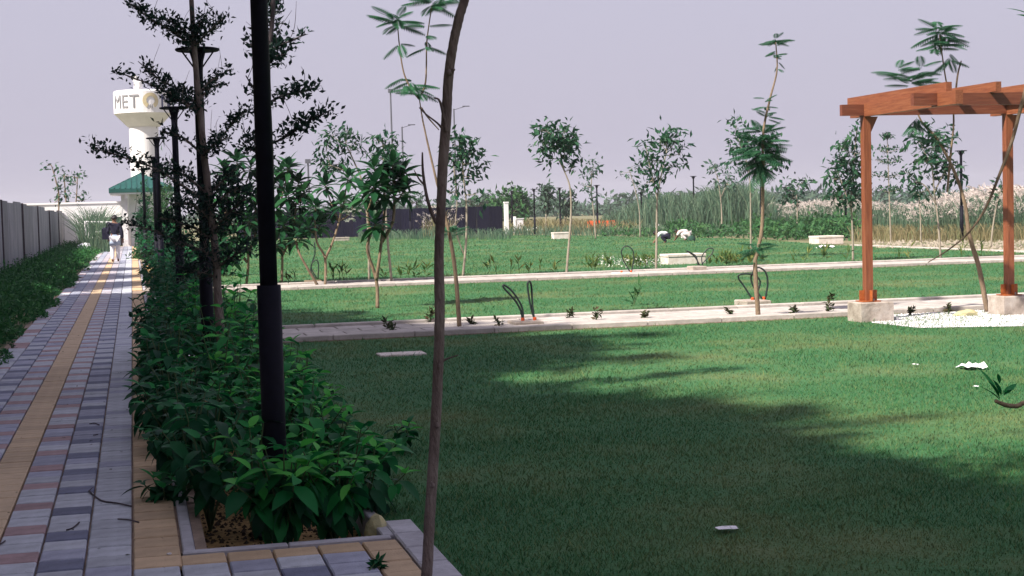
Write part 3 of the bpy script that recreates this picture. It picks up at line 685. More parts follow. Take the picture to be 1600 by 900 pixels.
def crouch(lean):
    return {'pelvis': ((0, -.16, .36), (.14, .12)), 'waist': ((0, -.03, .45), (.13, .115)), 'chest': ((0, .17, .47), (.15, .115)), 'neck': ((0, .30, .45), .05), 'chin': ((0, .36, .42), .066), 'head': ((0, .42, .45), .085), 'crown': ((0, .46, .48), .06),
      'shL': ((-.17, .22, .45), .06), 'elL': ((-.2, .33, .25), .045), 'wrL': ((-.12, .44, .08), .03), 'paL': ((-.1, .48, .03), .03),
      'shR': ((.17, .22, .45), .06), 'elR': ((.2, .33, .25), .045), 'wrR': ((.12, .46, .09), .03), 'paR': ((.1, .50, .04), .03),
      'hiL': ((-.1, -.14, .33), .095), 'knL': ((-.19, .14, .30), .062), 'anL': ((-.15, -.1, .07), .042), 'toL': ((-.17, .03, .03), .034),
      'hiR': ((.1, -.14, .33), .095), 'knR': ((.19, .14, .30), .062), 'anR': ((.15, -.1, .07), .042), 'toR': ((.17, .03, .03), .034), '_face': (0, .8, -.6)}
ppl = [(gp(1038, 380), 'worker in white crouching left of the white sacks, bent over the grass', 'cloth_white', 'cloth_dark', math.radians(70)), (gp(1070, 376), 'worker in pale pink crouching beside the dark green bag', 'cloth_pink', 'cloth_pink', math.radians(60))]
for p, lab, m1, m2, rz in ppl:
    person(lab, tuple(p), rz, crouch(0), [('shirt', m1, ['chest', 'waist', 'pelvis', 'shL', 'elL', 'shR', 'elR'], .022), ('trousers', m2, ['pelvis', 'hiL', 'knL', 'anL', 'hiR', 'knR', 'anR'], .02)], 'workers weeding the lawn').scale = (.85,)*3
p = gp(1081, 377); q = MB(); q.rock(tuple(p), (.15, .14, .17), 12); single('work_bag', q, 'cloth_green', 'dark green bag on the grass beside the crouching worker', 'bag', tuple(p))

# ================================================================== TREES
def tree(name, label, cat, base, trunks, clusters, leaf=.13, tpl=None, lmat='oval', bark='bark_pale', group=None, rad=(.03, .012), limbs=True, roll=.7, spread=1.3, droop=.3, jit=.25):
    """trunks: pixel paths at the tree's distance; clusters: (px, py, rx, ry, leaves)"""
    g0 = gp(*base); Y = g0[1]; mpx = pxm(Y, base[0]); t = thing(name, label, cat, tuple(g0), group)
    tb = MB(); ends = []
    for k, tr in enumerate(trunks):
        P = np.array([wp(x_, y_, Y+(0 if (k == 0 and i == 0) else random.gauss(0, .03))) for i, (x_, y_) in enumerate(tr)])
        if k == 0: P[0] = g0
        r0 = rad[0] if k == 0 else rad[0]*.6
        tb.tube(P, np.linspace(r0, rad[1], len(P)), 8, 5, wob=.05); ends += list(spline(P, np.ones(len(P)), 4)[0][len(P):])
    ends = np.array(ends); lb = MB(); tpl = tpl or T_DI
    for cx_, cy_, rx, ry, n in clusters:
        c = wp(cx_, cy_, Y+random.gauss(0, .5)*rx*mpx); R3 = np.array([rx*mpx, rx*mpx*.9, ry*mpx])
        j = np.argmin(np.linalg.norm(ends-c, axis=1)+.8*np.maximum(ends[:, 2]-c[2], 0)); a = ends[j]
        if limbs: tb.tube([a, (a*.45+c*.55)+np.array([0, 0, -.08*np.linalg.norm(c-a)]), c], [rad[1]*1.1, rad[1]*.8, rad[1]*.5], 5, 3)
        n = int(n*.8); ns = max(3, n//9); u = rng.normal(size=(ns, 3)); u /= np.linalg.norm(u, axis=1)[:, None]; sub = c+u*R3*(rng.uniform(.25, 1, ns)**.6)[:, None]
        for s_ in sub:
            tb.tube([c, (c+s_)/2+rng.normal(size=3)*.1*np.linalg.norm(s_-c), s_], [rad[1]*.45, rad[1]*.35, rad[1]*.2], 3)
            m_ = max(3, int(n/ns)); dd = rng.normal(size=(m_, 3))+unit(s_-c+1e-6)*.6; dd[:, 2] -= droop
            lb.scatter(tpl, s_+rng.normal(size=(m_, 3))*leaf*.45*spread, dd, leaf*rng.uniform(.65, 1.2, m_), roll=roll)
    part('trunk', tb, bark, t, True); 
    if lb.n: part('crown', lb, lmat, t, kind='stuff')
    return t
YG = 'young trees on the lawn'
tree('young_tree', 'young tree with oval leaf tufts behind the white flowered plumeria', 'tree', (577, 440), [[(577, 440), (576, 378), (573, 330), (566, 285), (552, 250), (540, 225)], [(566, 285), (545, 270), (515, 258)]],
     [(520, 212, 20, 12, 70), (545, 205, 18, 12, 55), (548, 235, 26, 16, 100), (510, 232, 20, 14, 60), (505, 262, 26, 12, 90), (535, 258, 24, 12, 70)], .19, T_MI, group=YG)
tree('young_tree', 'young tree with a rounded tuft just left of the tall street light', 'tree', (612, 441), [[(612, 441), (606, 380), (602, 320), (600, 270), (599, 235)]], [(598, 222, 20, 14, 90), (612, 235, 18, 14, 80), (590, 245, 16, 14, 70), (605, 255, 18, 10, 50)], .18, T_MI, group=YG)
tree('young_tree', 'young tree with drooping oval leaves right of the bare sapling', 'tree', (723, 435), [[(723, 435), (728, 380), (729, 325), (725, 285), (722, 250)], [(726, 400), (712, 358), (714, 313), (709, 262)]],
     [(718, 228, 22, 12, 120), (735, 240, 18, 14, 110), (708, 250, 14, 18, 80), (748, 252, 10, 10, 40), (728, 265, 18, 10, 60), (738, 275, 12, 8, 30), (712, 290, 7, 12, 25), (744, 303, 5, 7, 12), (703, 300, 8, 14, 24)], .20, T_DI, group=YG)
tree('young_tree', 'leaning young tree with a flat leafy head standing alone mid lawn', 'tree', (885, 430), [[(885, 430), (888, 390), (892, 340), (891, 295), (882, 268), (872, 248)], [(882, 268), (876, 240), (880, 225)]],
     [(856, 207, 20, 10, 110), (876, 210, 16, 12, 110), (888, 218, 14, 10, 80), (848, 222, 14, 12, 60), (872, 230, 20, 12, 110), (886, 241, 12, 8, 60), (858, 246, 10, 6, 25), (895, 262, 8, 9, 30)], .20, T_DI, group=YG)
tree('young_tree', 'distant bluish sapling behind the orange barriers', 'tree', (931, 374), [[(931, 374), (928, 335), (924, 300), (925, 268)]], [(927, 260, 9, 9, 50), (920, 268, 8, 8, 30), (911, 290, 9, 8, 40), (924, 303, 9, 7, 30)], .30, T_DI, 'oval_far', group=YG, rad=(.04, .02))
tree('young_tree', 'white stemmed young tree with an airy crown left of the bending workers', 'tree', (1025, 424), [[(1025, 424), (1026, 370), (1027, 312), (1033, 275), (1042, 235)], [(1027, 312), (1018, 270), (1012, 245)]],
     [(1040, 208, 12, 12, 60), (1055, 222, 14, 14, 80), (1035, 228, 14, 12, 60), (1010, 232, 13, 12, 60), (1022, 250, 18, 12, 70), (1062, 240, 9, 10, 30), (1008, 265, 10, 10, 40), (1048, 258, 14, 10, 45), (1030, 275, 18, 10, 45), (1012, 285, 10, 8, 30)], .20, T_MI, group=YG)
tree('young_tree', 'thin small sapling with few leaves left of the white stemmed tree', 'tree', (1000, 372), [[(1000, 372), (999, 330), (992, 295), (984, 268)]], [(973, 270, 5, 4, 10), (981, 278, 4, 6, 8), (999, 290, 8, 10, 25), (988, 260, 4, 3, 6)], .24, T_DI, 'oval_far', group=YG, rad=(.035, .012))
tree('young_tree', 'slender pale tree tangled in the crown of the tall feathery tree', 'tree', (1174, 405), [[(1174, 405), (1173, 360), (1172, 285), (1165, 245)]], [(1150, 205, 8, 14, 50), (1155, 225, 12, 14, 70), (1208, 225, 12, 16, 80), (1212, 250, 12, 12, 60), (1170, 215, 16, 12, 70), (1150, 250, 10, 10, 35), (1200, 265, 10, 8, 30)], .20, T_DI, group=YG)
tree('young_tree', 'feather leaved young tree above the reeds right of the lone lamp post', 'tree', (1128, 362), [[(1128, 362), (1127, 320), (1122, 280)], [(1126, 310), (1138, 282)]], [(1116, 262, 10, 10, 60), (1124, 280, 14, 8, 60), (1137, 275, 9, 8, 40), (1144, 290, 8, 6, 25)], .34, T_MI, 'oval_far', group=YG, rad=(.05, .02), droop=.7)
tree('young_tree', 'flat topped small tree in front of the pale plumes', 'tree', (1245, 363), [[(1245, 363), (1246, 325), (1244, 300)]], [(1228, 292, 12, 5, 50), (1250, 287, 16, 5, 80), (1240, 308, 16, 7, 60), (1225, 308, 10, 8, 30)], .32, T_DI, 'oval', group=YG, rad=(.05, .02))
tree('young_tree', 'bushy young tree just left of the first pergola post', 'tree', (1333, 409), [[(1333, 409), (1332, 360), (1330, 310), (1334, 250), (1338, 215)], [(1331, 330), (1315, 285), (1308, 265)]],
     [(1338, 205, 7, 12, 40), (1332, 225, 10, 10, 50), (1343, 240, 10, 14, 70), (1318, 232, 12, 10, 60), (1325, 255, 18, 12, 110), (1308, 260, 12, 12, 70), (1303, 280, 10, 12, 60), (1330, 282, 18, 12, 120), (1340, 265, 8, 12, 60), (1318, 305, 24, 10, 130), (1342, 305, 12, 10, 60)], .20, T_DI, group=YG)
tree('young_tree', 'leafy young tree with broad crown between the pergola posts', 'tree', (1470, 407), [[(1470, 407), (1466, 350), (1460, 300), (1456, 255)], [(1463, 320), (1445, 290), (1430, 285)], [(1460, 300), (1478, 260), (1480, 225)]],
     [(1437, 222, 11, 12, 60), (1458, 205, 12, 8, 45), (1455, 232, 16, 12, 90), (1476, 222, 14, 14, 80), (1446, 252, 20, 10, 100), (1478, 250, 14, 12, 70), (1432, 278, 14, 10, 60), (1460, 278, 16, 10, 60), (1492, 258, 8, 8, 35), (1497, 276, 8, 7, 30), (1420, 270, 8, 6, 20), (1436, 300, 16, 7, 40)], .21, T_DI, group=YG)
tree('young_tree', 'thin pale stemmed sapling to the right of the far edging', 'tree', (1548, 387), [[(1548, 387), (1552, 350), (1558, 318), (1566, 290)]], [(1560, 300, 8, 8, 25), (1568, 285, 6, 6, 16), (1553, 318, 6, 6, 14)], .2, T_MI, group=YG, rad=(.03, .012))
tree('young_tree', 'slim sapling with thin stem behind the drooping brown branch', 'tree', (1439, 380), [[(1439, 380), (1438, 340), (1436, 305)]], [(1430, 300, 10, 7, 30), (1443, 310, 8, 6, 20)], .22, T_DI, 'oval_far', group=YG, rad=(.03, .012))
for (px_, base, path, cl, lab) in ((89, 388, [(92, 310), (88, 285), (81, 260)], [(79, 257, 7, 3, 22), (86, 266, 6, 4, 22), (90, 290, 7, 7, 24), (86, 316, 6, 5, 16), (94, 305, 5, 6, 12)], 'leftmost thin sapling rising above the grey sheet fence'),
        (105, 386, [(104, 330), (102, 300), (100, 272)], [(104, 274, 9, 5, 36), (103, 298, 7, 8, 34), (108, 315, 5, 6, 14)], 'middle sapling with round leaf tufts above the grey fence'),
        (117, 384, [(118, 330), (120, 300), (121, 278)], [(114, 276, 8, 5, 30), (118, 284, 7, 5, 24), (128, 305, 7, 5, 24), (126, 270, 3, 3, 8), (133, 312, 5, 3, 10)], 'right hand sapling above the end of the grey fence'),):
    tree('sapling', lab, 'sapling', (px_, base), [[(px_, base)]+path], cl, .30, T_DI, 'oval', 'bark_brown', 'saplings along the sheet fence', rad=(.05, .025))
p = tree('round_tree', 'pale green rounded tree far behind the end of the hoarding', 'tree', (800, 358), [[(800, 358), (800, 335), (798, 318)]], [(785, 318, 20, 14, 300), (800, 308, 20, 12, 300), (815, 322, 18, 14, 260), (775, 330, 16, 12, 150), (800, 332, 24, 12, 300)], .5, T_DI, 'cover', 'bark', rad=(.12, .05))
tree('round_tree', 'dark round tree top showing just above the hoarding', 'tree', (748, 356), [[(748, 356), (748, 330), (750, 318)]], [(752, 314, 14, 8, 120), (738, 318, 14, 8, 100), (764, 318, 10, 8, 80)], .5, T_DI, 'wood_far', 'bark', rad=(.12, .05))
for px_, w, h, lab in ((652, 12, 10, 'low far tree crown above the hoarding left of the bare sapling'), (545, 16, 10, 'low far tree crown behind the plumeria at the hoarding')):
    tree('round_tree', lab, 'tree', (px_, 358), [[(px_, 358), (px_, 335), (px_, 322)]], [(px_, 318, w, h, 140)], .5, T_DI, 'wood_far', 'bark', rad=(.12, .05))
# conifer-like tiered trees in the distance
def tiered(label, base, top, tiers, lmat, leaf, rad, n=26):
    g0 = gp(*base); Y = g0[1]; mpx = pxm(Y, base[0]); t = thing('tiered_tree', label, 'tree', tuple(g0), 'distant tiered trees'); tb = MB(); lb = MB()
    tb.tube([g0, wp(base[0]*.5+top[0]*.5, (base[1]+top[1])/2, Y), wp(*top, Y)], [rad, rad*.7, rad*.3], 7, 4)
    for y_, hw in tiers:
        f = (y_-base[1])/(top[1]-base[1]); c = wp(base[0]+(top[0]-base[0])*f, y_, Y)
        for k in range(6):
            a = k*math.pi/3+random.uniform(-.3, .3); L = hw*mpx*random.uniform(.75, 1.1); e = c+np.array([math.cos(a)*L, math.sin(a)*L, .28*L])
            tb.tube([c, (c+e)/2-np.array([0, 0, .04*L]), e], [rad*.3, rad*.22, rad*.1], 4)
            tt = rng.uniform(.25, 1.05, n)[:, None]; pos = c+(e-c)*tt+rng.normal(size=(n, 3))*leaf*.35
            lb.scatter(T_DI, pos, rng.normal(size=(n, 3))+[0, 0, .5], leaf*rng.uniform(.6, 1.1, n))
    part('trunk', tb, 'bark_pale', t); part('crown', lb, lmat, t, kind='stuff')
tiered('tiered tree with upswept branches framed by the pergola posts', (1392, 378), (1386, 206), [(215, 8), (238, 20), (255, 24), (278, 26), (300, 22)], 'oval', .16, .03, 16)
tiered('distant tiered tree with flat whorls left of the leaning young tree', (853, 362), (853, 293), [(298, 6), (312, 12), (325, 12)], 'wood_far', .42, .06, 20)
tiered('distant tiered tree behind the leaning young tree stem', (884, 360), (883, 300), [(308, 14), (322, 12), (335, 10)], 'wood_far', .42, .06, 18)

# dark tiered trees in the planting beds (near)
def dark_tree(label, Y, basex, trunk, branches, extra, r0):
    g0 = wp(basex, 500, Y); g0[2] = -.04; t = thing('tiered_tree', label, 'tree', tuple(g0), 'dark tiered trees in the planting beds'); tb = MB(); lb = MB()
    P = [g0]+[wp(x_, y_, Y) for x_, y_ in trunk]; tb.tube(P, np.linspace(r0, r0*.35, len(P)), 10, 5, wob=.04)
    def foliage(pts, w, n, leaf=.05):
        n = int(n*1.2); w = w*.66
        Q = spline(np.array(pts), np.ones(len(pts)), 8)[0]; L = len(Q)
        i = (rng.uniform(.12, 1, n)*(L-1)).astype(int); side = rng.normal(size=(n, 3))*[1, 1, .6]; off = side*w*rng.uniform(.2, 1, n)[:, None]*(1-.5*i/L)[:, None]
        k = n//6; sub = Q[i[:k]]+off[:k]
        for s_, i_ in zip(sub, i[:k]): tb.tube([Q[max(i_-2, 0)], s_], [.005, .002], 3)
        ci = rng.integers(0, k, n); lb.scatter(T_OV3, sub[ci]+rng.normal(size=(n, 3))*leaf*.7, rng.normal(size=(n, 3))*[.8, .8, .5]+[0, 0, .7], leaf*rng.uniform(.6, 1.25, n), roll=.9)
    for br in branches:
        pts, w, n = br; D = random.uniform(-.45, .45); pp = [wp(x_, y_, Y+D*(i/(len(pts)-1))) for i, (x_, y_) in enumerate(pts)]
        tb.tube(pp, np.linspace(r0*.32, .004, len(pp)), 6, 4); foliage(pp, w, n)
        for k in range(1):                                # fine upright twigs
            q_ = pp[-1]*random.uniform(.3, .9)+pp[0]*.0; s0 = np.array(pp[0])+(np.array(pp[-1])-np.array(pp[0]))*random.uniform(.3, .95)
            tb.tube([s0, s0+[random.uniform(-.05, .05), 0, random.uniform(.08, .16)], s0+[random.uniform(-.1, .1), 0, random.uniform(.18, .32)]], [.0035, .0028, .0015], 3, 3)
    for pts, w, n in extra: foliage([np.array(p_) for p_ in pts], w, n)
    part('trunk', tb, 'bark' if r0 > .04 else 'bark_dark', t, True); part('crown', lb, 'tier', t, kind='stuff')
T_OV3 = tpl_diamond(.5)
DT = dark_tree
DT('dark tiered tree whose layered branches reach across the water tower', 13.95, 347, [(341, 470), (337, 400), (328, 320), (319, 240), (311, 160), (304, 80), (299, 0), (296, -80), (296, -200)],
   [([(304, 75), (275, 52), (240, 32), (200, 4)], .09, 330), ([(304, 72), (285, 45), (262, 30)], .10, 200), ([(305, 72), (325, 50), (348, 30)], .08, 200), ([(303, 60), (312, 40), (322, 22)], .10, 160),
    ([(309, 165), (280, 140), (250, 125), (216, 96)], .09, 300), ([(309, 172), (275, 150), (230, 130), (182, 112)], .06, 200), ([(309, 150), (330, 125), (362, 108)], .05, 120), ([(310, 160), (325, 140), (345, 130)], .08, 110), ([(309, 175), (285, 160), (262, 150)], .09, 180),
    ([(315, 240), (285, 215), (250, 205)], .06, 120), ([(316, 245), (345, 215), (370, 185), (385, 172)], .08, 220), ([(316, 245), (335, 225), (355, 215)], .09, 140),
    ([(322, 315), (285, 290), (240, 262), (190, 245), (142, 230)], .07, 420), ([(320, 300), (290, 275), (262, 262)], .10, 200), ([(322, 310), (345, 285), (372, 262)], .10, 240),
    ([(328, 370), (290, 350), (250, 340)], .12, 260), ([(328, 372), (355, 345), (378, 330)], .12, 240), ([(330, 400), (270, 372), (225, 356), (193, 348)], .05, 160),
    ([(331, 360), (360, 330), (392, 300)], .15, 260), ([(333, 400), (300, 385), (262, 380)], .16, 240), ([(335, 420), (365, 400), (395, 385)], .16, 240), ([(325, 340), (300, 320), (268, 318)], .14, 220), ([(335, 432), (310, 425), (280, 415)], .16, 180), ([(325, 330), (352, 305), (380, 290)], .14, 220), ([(296, -60), (260, -110), (210, -150)], .2, 260), ([(296, -60), (340, -110), (390, -150)], .2, 260), ([(296, -160), (300, -230), (305, -300)], .3, 300)], [], .042)
DT('dark tree with leaves hugging its stem, half hidden by the nearest lamp post', 11.2, 425, [(424, 420), (424, 330), (423, 250), (420, 170), (419, 100), (425, 40), (428, -20), (432, -120), (436, -240)],
   [([(423, 225), (450, 212), (480, 190), (517, 172)], .05, 230), ([(421, 160), (445, 148), (470, 143), (491, 137)], .05, 190), ([(420, 80), (440, 70), (478, 53)], .045, 110), ([(420, 85), (400, 75), (384, 66)], .05, 60), ([(420, 165), (398, 140), (384, 118)], .05, 60),
    ([(423, 230), (400, 222), (385, 205)], .05, 60), ([(419, 110), (422, 70), (425, 20), (428, -20)], .07, 420), ([(420, 95), (432, 88), (445, 85)], .05, 90), ([(422, 260), (405, 240), (372, 225)], .05, 90),
    ([(430, -60), (380, -110), (330, -190)], .25, 300), ([(430, -60), (490, -110), (560, -190)], .25, 300), ([(434, -150), (470, -240), (520, -320)], .3, 400), ([(434, -150), (400, -240), (360, -300)], .3, 350)], [], .028)

# bare near sapling: long stem, side stub, crown above the frame
g0 = gp(660, 958); Y = g0[1]
t = thing('bare_sapling', 'bare grey sapling stem rising through the whole picture at the apron edge', 'tree', tuple(g0)); tb = MB(); lb = MB()
path = [(667, 893), (672, 800), (679, 690), (684, 590), (687, 500), (686, 400), (689, 330), (692, 260), (697, 190), (701, 120), (708, 70), (718, 25), (728, -10), (735, -80), (738, -200), (748, -340)]
P = np.array([g0]+[wp(x_, y_, Y+.02*math.sin(i)) for i, (x_, y_) in enumerate(path)]); rr = np.array([9.2, 8.9, 8.6, 8.3, 8.1, 8.3, 7.6, 7.4, 8.2, 8.0, 7.8, 7.4, 7.4, 6.8, 6, 5, 3])*pxm(Y, 690)
tb.tube(P, rr, 14, 8, wob=.035)
mp_ = pxm(Y, 690)
for pts, r in (([(689, 352), (680, 345), (668, 312), (661, 270), (660, 238)], (4, 3.2, 2.6, 2.2, 1.2)), ([(697, 205), (688, 160), (678, 153)], (3, 2, 1.0)), ([(664, 290), (655, 280), (647, 266)], (2, 1.4, .6)), ([(688, 566), (700, 560), (716, 555)], (3, 1.5, .7)), ([(690, 200), (683, 192), (665, 178), (655, 168)], (2, 1.5, 1.2, .8)), ([(700, 118), (706, 112), (710, 108)], (3.5, 3, 2))):
    tb.tube([wp(x_, y_, Y-.01*i) for i, (x_, y_) in enumerate(pts)], np.array(r)*mp_, 7, 4)
for px_, py_, r in ((690, 452, 8.6), (684, 575, 8.9), (682, 668, 8.8), (701, 118, 8), (687, 505, 8.6), (675, 760, 9)):
    c = wp(px_, py_, Y); q = MB(); tb.rock(tuple(c-np.array([0, .008, .0])), (.0085, .022, .016), int(px_))
top = P[-1]
for k in range(9):
    a = k*2.4; e = top+np.array([math.cos(a)*random.uniform(.3, 1.1), math.sin(a)*random.uniform(.3, 1.0), random.uniform(.1, 1.3)]); tb.tube([P[-2], (P[-2]+e)/2+[0, 0, -.1], e], [.012, .008, .004], 5, 3)
    n = 170; lb.scatter(T_DI, e+rng.normal(size=(n, 3))*[.32, .32, .22], rng.normal(size=(n, 3))-[0, 0, .3], .13*rng.uniform(.6, 1.2, n))
part('trunk', tb, 'bark', t, True); part('crown', lb, 'oval', t, kind='stuff')

# feather-leaved trees: every frond its own piece
def feather(label, base, stems, tufts, rad, bark='bark_brown', lmat='frond'):
    g0 = gp(*base); Y = g0[1]; mpx = pxm(Y, base[0]); t = thing('feather_tree', label, 'tree', tuple(g0), 'feather leaved trees'); tb = MB()
    for k, st in enumerate(stems):
        P = np.array([wp(x_, y_, Y) for x_, y_ in st]);
        if k == 0: P[0] = g0
        tb.tube(P, np.linspace(rad*(1 if k == 0 else .45), rad*.22, len(P)), 8, 6, wob=.04)
    part('trunk', tb, bark, t, True)
    for px_, py_, n, L, el in tufts:
        c = wp(px_, py_, Y); pos = []; dr = []; sz = []
        for i in range(n):
            a = i*2.39996+random.uniform(-.3, .3); e = math.radians(el+random.uniform(-20, 24)); pos.append(c+np.array([0, 0, random.uniform(-.06, .06)])); dr.append((math.cos(a)*math.cos(e), math.sin(a)*math.cos(e), math.sin(e))); sz.append(L*mpx*random.uniform(.75, 1.15))
        place_leaves('frond', t, T_FR, lmat, pos, dr, sz, .12)
feather('feathery tree with forked thin stems just left of the bare sapling top', (718, 513), [[(718, 513), (712, 430), (703, 370), (691, 318), (685, 295), (672, 240), (661, 190), (655, 153)], [(655, 153), (665, 128), (667, 65), (675, 8)], [(655, 155), (640, 135), (630, 110), (624, 70), (621, 35)], [(658, 168), (670, 185), (686, 203)]],
        [(621, 32, 13, 44, 8), (676, 6, 13, 46, 8), (642, 132, 9, 40, -5), (632, 128, 4, 34, -20), (624, 72, 3, 32, -5), (667, 70, 4, 30, -5), (667, 48, 3, 36, 0), (706, 362, 9, 26, 20), (655, 150, 3, 34, 5)], .030)
feather('tallest feathery tree with a leaf tuft at its tip and a dense green mid crown', (1185, 498), [[(1185, 498), (1180, 415), (1184, 392), (1191, 350), (1192, 270), (1193, 205), (1203, 155), (1214, 110), (1212, 66)]],
        [(1212, 66, 12, 24, 10), (1213, 84, 8, 20, 0), (1216, 102, 3, 14, -30), (1196, 160, 6, 24, 15), (1199, 180, 6, 24, 10), (1191, 205, 10, 36, 25), (1190, 222, 20, 42, 10), (1187, 240, 22, 44, -12), (1186, 256, 16, 38, -30), (1183, 386, 12, 32, 5), (1182, 404, 6, 20, 10)], .034)
feather('leaning feathery tree whose fronds rise above the pergola beams', (1543, 489), [[(1543, 489), (1530, 420), (1514, 365), (1508, 320), (1492, 270), (1464, 217), (1440, 190), (1424, 150)], [(1480, 300), (1485, 245), (1490, 180), (1478, 125), (1468, 55)], [(1490, 178), (1496, 120), (1502, 95)]],
        [(1467, 48, 14, 42, 10), (1480, 62, 9, 36, 0), (1462, 70, 8, 36, -5), (1484, 90, 5, 34, -15), (1424, 128, 12, 42, 15), (1402, 112, 7, 32, 15), (1440, 110, 8, 36, 20), (1432, 190, 8, 30, -35), (1450, 215, 6, 26, 10), (1468, 225, 8, 26, 5)], .036)

# plumeria trees: leaves in whorls at the stem tips, each leaf its own piece
fl = MB()
for k in range(5):
    a = k*2*math.pi/5; fl.scatter(tpl_leaf(.6, 2, .1, .1), np.array([(0, 0, 0)]), np.array([(math.cos(a), math.sin(a), .35)]), np.array([1.0]), roll=0)
FL = (np.concatenate(fl.V), [f for f, _ in fl.F])
def plumeria(label, base, stems, whorls, rad=.03, lmat='plum', L=.34, n=18, flowers=()):
    g0 = gp(*base); Y = g0[1]; t = thing('plumeria_tree', label, 'tree', tuple(g0), 'plumeria trees'); tb = MB(); ends = []
    for k, st in enumerate(stems):
        P = np.array([wp(x_, y_, Y+random.uniform(-.1, .1)*(i > 0)) for i, (x_, y_) in enumerate(st)]); tb.tube(P, np.linspace(rad, rad*.6, len(P)), 8, 5, wob=.05); ends += list(spline(P, np.ones(len(P)), 4)[0])
    ends = np.array(ends)
    for px_, py_ in whorls:
        c = wp(px_, py_, Y+random.uniform(-.35, .35)); j = np.argmin(np.linalg.norm(ends-c, axis=1)+1.2*np.maximum(ends[:, 2]-c[2]+.1, 0)); a = ends[j]
        tb.tube([a, a*.5+c*.5+[0, 0, -.06], c], [rad*.55, rad*.5, rad*.42], 7, 3)
        pos = []; dr = []; sz = []
        for i in range(n):
            f = i/n; az = i*2.39996; e = math.radians(75-105*f**.8+random.uniform(-10, 10)); pos.append(c+np.array([0, 0, .04-.14*f])); dr.append((math.cos(az)*math.cos(e), math.sin(az)*math.cos(e), math.sin(e))); sz.append(L*(.65+.45*math.sin(math.pi*(.25+.6*f)))*random.uniform(.85, 1.15))
        place_leaves('leaf', t, T_PL, lmat, pos, dr, sz, .15)
    part('trunk', tb, 'bark_brown', t, True)
    for px_, py_ in flowers:
        c = wp(px_, py_, Y-.25); place_leaves('flower', t, FL, 'petal', [c+rng.normal(size=3)*.05 for _ in range(5)], [rng.normal(size=3)*.3+np.array([0, -1, .4]) for _ in range(5)], [.055]*5, .2)
plumeria('plumeria tree with white flowers left of the middle, leaning forked stems', (503, 447), [[(497, 447), (478, 415), (466, 392), (462, 375)], [(508, 447), (508, 404), (495, 378), (492, 345)], [(508, 404), (520, 378), (530, 345)]], [(508, 290), (493, 324), (482, 356), (533, 318), (553, 322), (544, 278), (520, 330), (500, 352), (470, 372)], flowers=((553, 335), (545, 274), (541, 331)))
plumeria('plumeria tree standing on the middle grass strip with dense whorls', (590, 482), [[(590, 482), (588, 438), (574, 391), (578, 365), (574, 330)], [(588, 438), (594, 395), (600, 340), (602, 310)], [(597, 378), (614, 345), (616, 300)]], [(584, 264), (613, 258), (617, 281), (584, 291), (600, 275), (600, 300), (628, 275), (587, 349), (572, 305), (630, 300)], flowers=((546, 342),))
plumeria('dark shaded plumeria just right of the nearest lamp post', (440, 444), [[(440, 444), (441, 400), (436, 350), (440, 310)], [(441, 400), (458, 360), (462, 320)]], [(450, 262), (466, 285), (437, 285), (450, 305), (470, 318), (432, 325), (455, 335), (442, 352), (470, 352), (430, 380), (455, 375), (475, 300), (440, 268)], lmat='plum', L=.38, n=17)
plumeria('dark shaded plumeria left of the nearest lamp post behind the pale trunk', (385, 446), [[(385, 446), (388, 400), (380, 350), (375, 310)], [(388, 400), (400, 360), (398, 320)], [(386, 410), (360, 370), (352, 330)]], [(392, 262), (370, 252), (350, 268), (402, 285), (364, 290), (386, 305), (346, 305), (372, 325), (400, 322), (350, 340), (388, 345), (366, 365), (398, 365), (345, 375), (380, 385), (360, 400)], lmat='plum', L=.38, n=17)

# overhanging tree just outside the right edge: a drooping branch and a leafy twig reach in
g0 = np.array([5.05, 7.2, 0]); t = thing('overhanging_tree', 'tree at the right edge with a drooping bare branch and a leafy twig', 'tree', tuple(g0)); tb = MB()
Yb = 7.2
tb.tube([g0, g0+[.05, 0, .9], g0+[.0, .05, 1.8], g0+[.12, 0, 2.8]], [.045, .042, .04, .03], 10, 5, wob=.04)
tb.tube([g0+[.0, .05, 2.3]]+[wp(x_, y_, Yb) for x_, y_ in ((1622, 90), (1600, 150), (1582, 218), (1562, 272), (1540, 325), (1515, 362), (1485, 388), (1450, 410))], np.array([8, 7, 6.5, 6, 5.2, 4.5, 3.6, 2.6, 1.6])*mp_*.62, 8, 5)
tw_ = [(1555, 626), (1566, 631), (1578, 634), (1590, 634), (1606, 629), (1640, 640)]
tb.tube([wp(x_, y_, 6.6) for x_, y_ in tw_]+[g0+[.02, 0, .55]], np.array([3.5, 4.2, 4.6, 5, 5, 6, 8])*mp_, 8, 4, wob=.06)
part('trunk', tb, 'bark_brown', t, True)
pos = []; dr = []; sz = []
for (x_, y_, x2, y2, s) in ((1563, 626, 1541, 574, 1), (1563, 626, 1537, 598, 1), (1562, 620, 1548, 592, 1), (1564, 618, 1556, 588, .9), (1566, 620, 1575, 595, 1), (1568, 618, 1590, 594, 1), (1566, 612, 1580, 610, 1), (1570, 610, 1588, 602, .8), (1562, 600, 1560, 580, .8)):
    a = wp(x_, y_, 6.6); c = wp(x2, y2, 6.6+random.uniform(-.06, .06)); pos.append(a); dr.append(c-a); sz.append(np.linalg.norm(c-a)*1.05)
for (x_, y_, x2, y2) in ((1615, 30, 1590, 18), (1612, 25, 1578, 6), (1614, 10, 1594, -8), (1610, -5, 1585, -22)):
    a = wp(x_, y_, 6.6); c = wp(x2, y2, 6.6); pos.append(a); dr.append(c-a); sz.append(np.linalg.norm(c-a)*1.05)
place_leaves('leaf', t, T_NL, 'shrub', pos, dr, sz, .3)

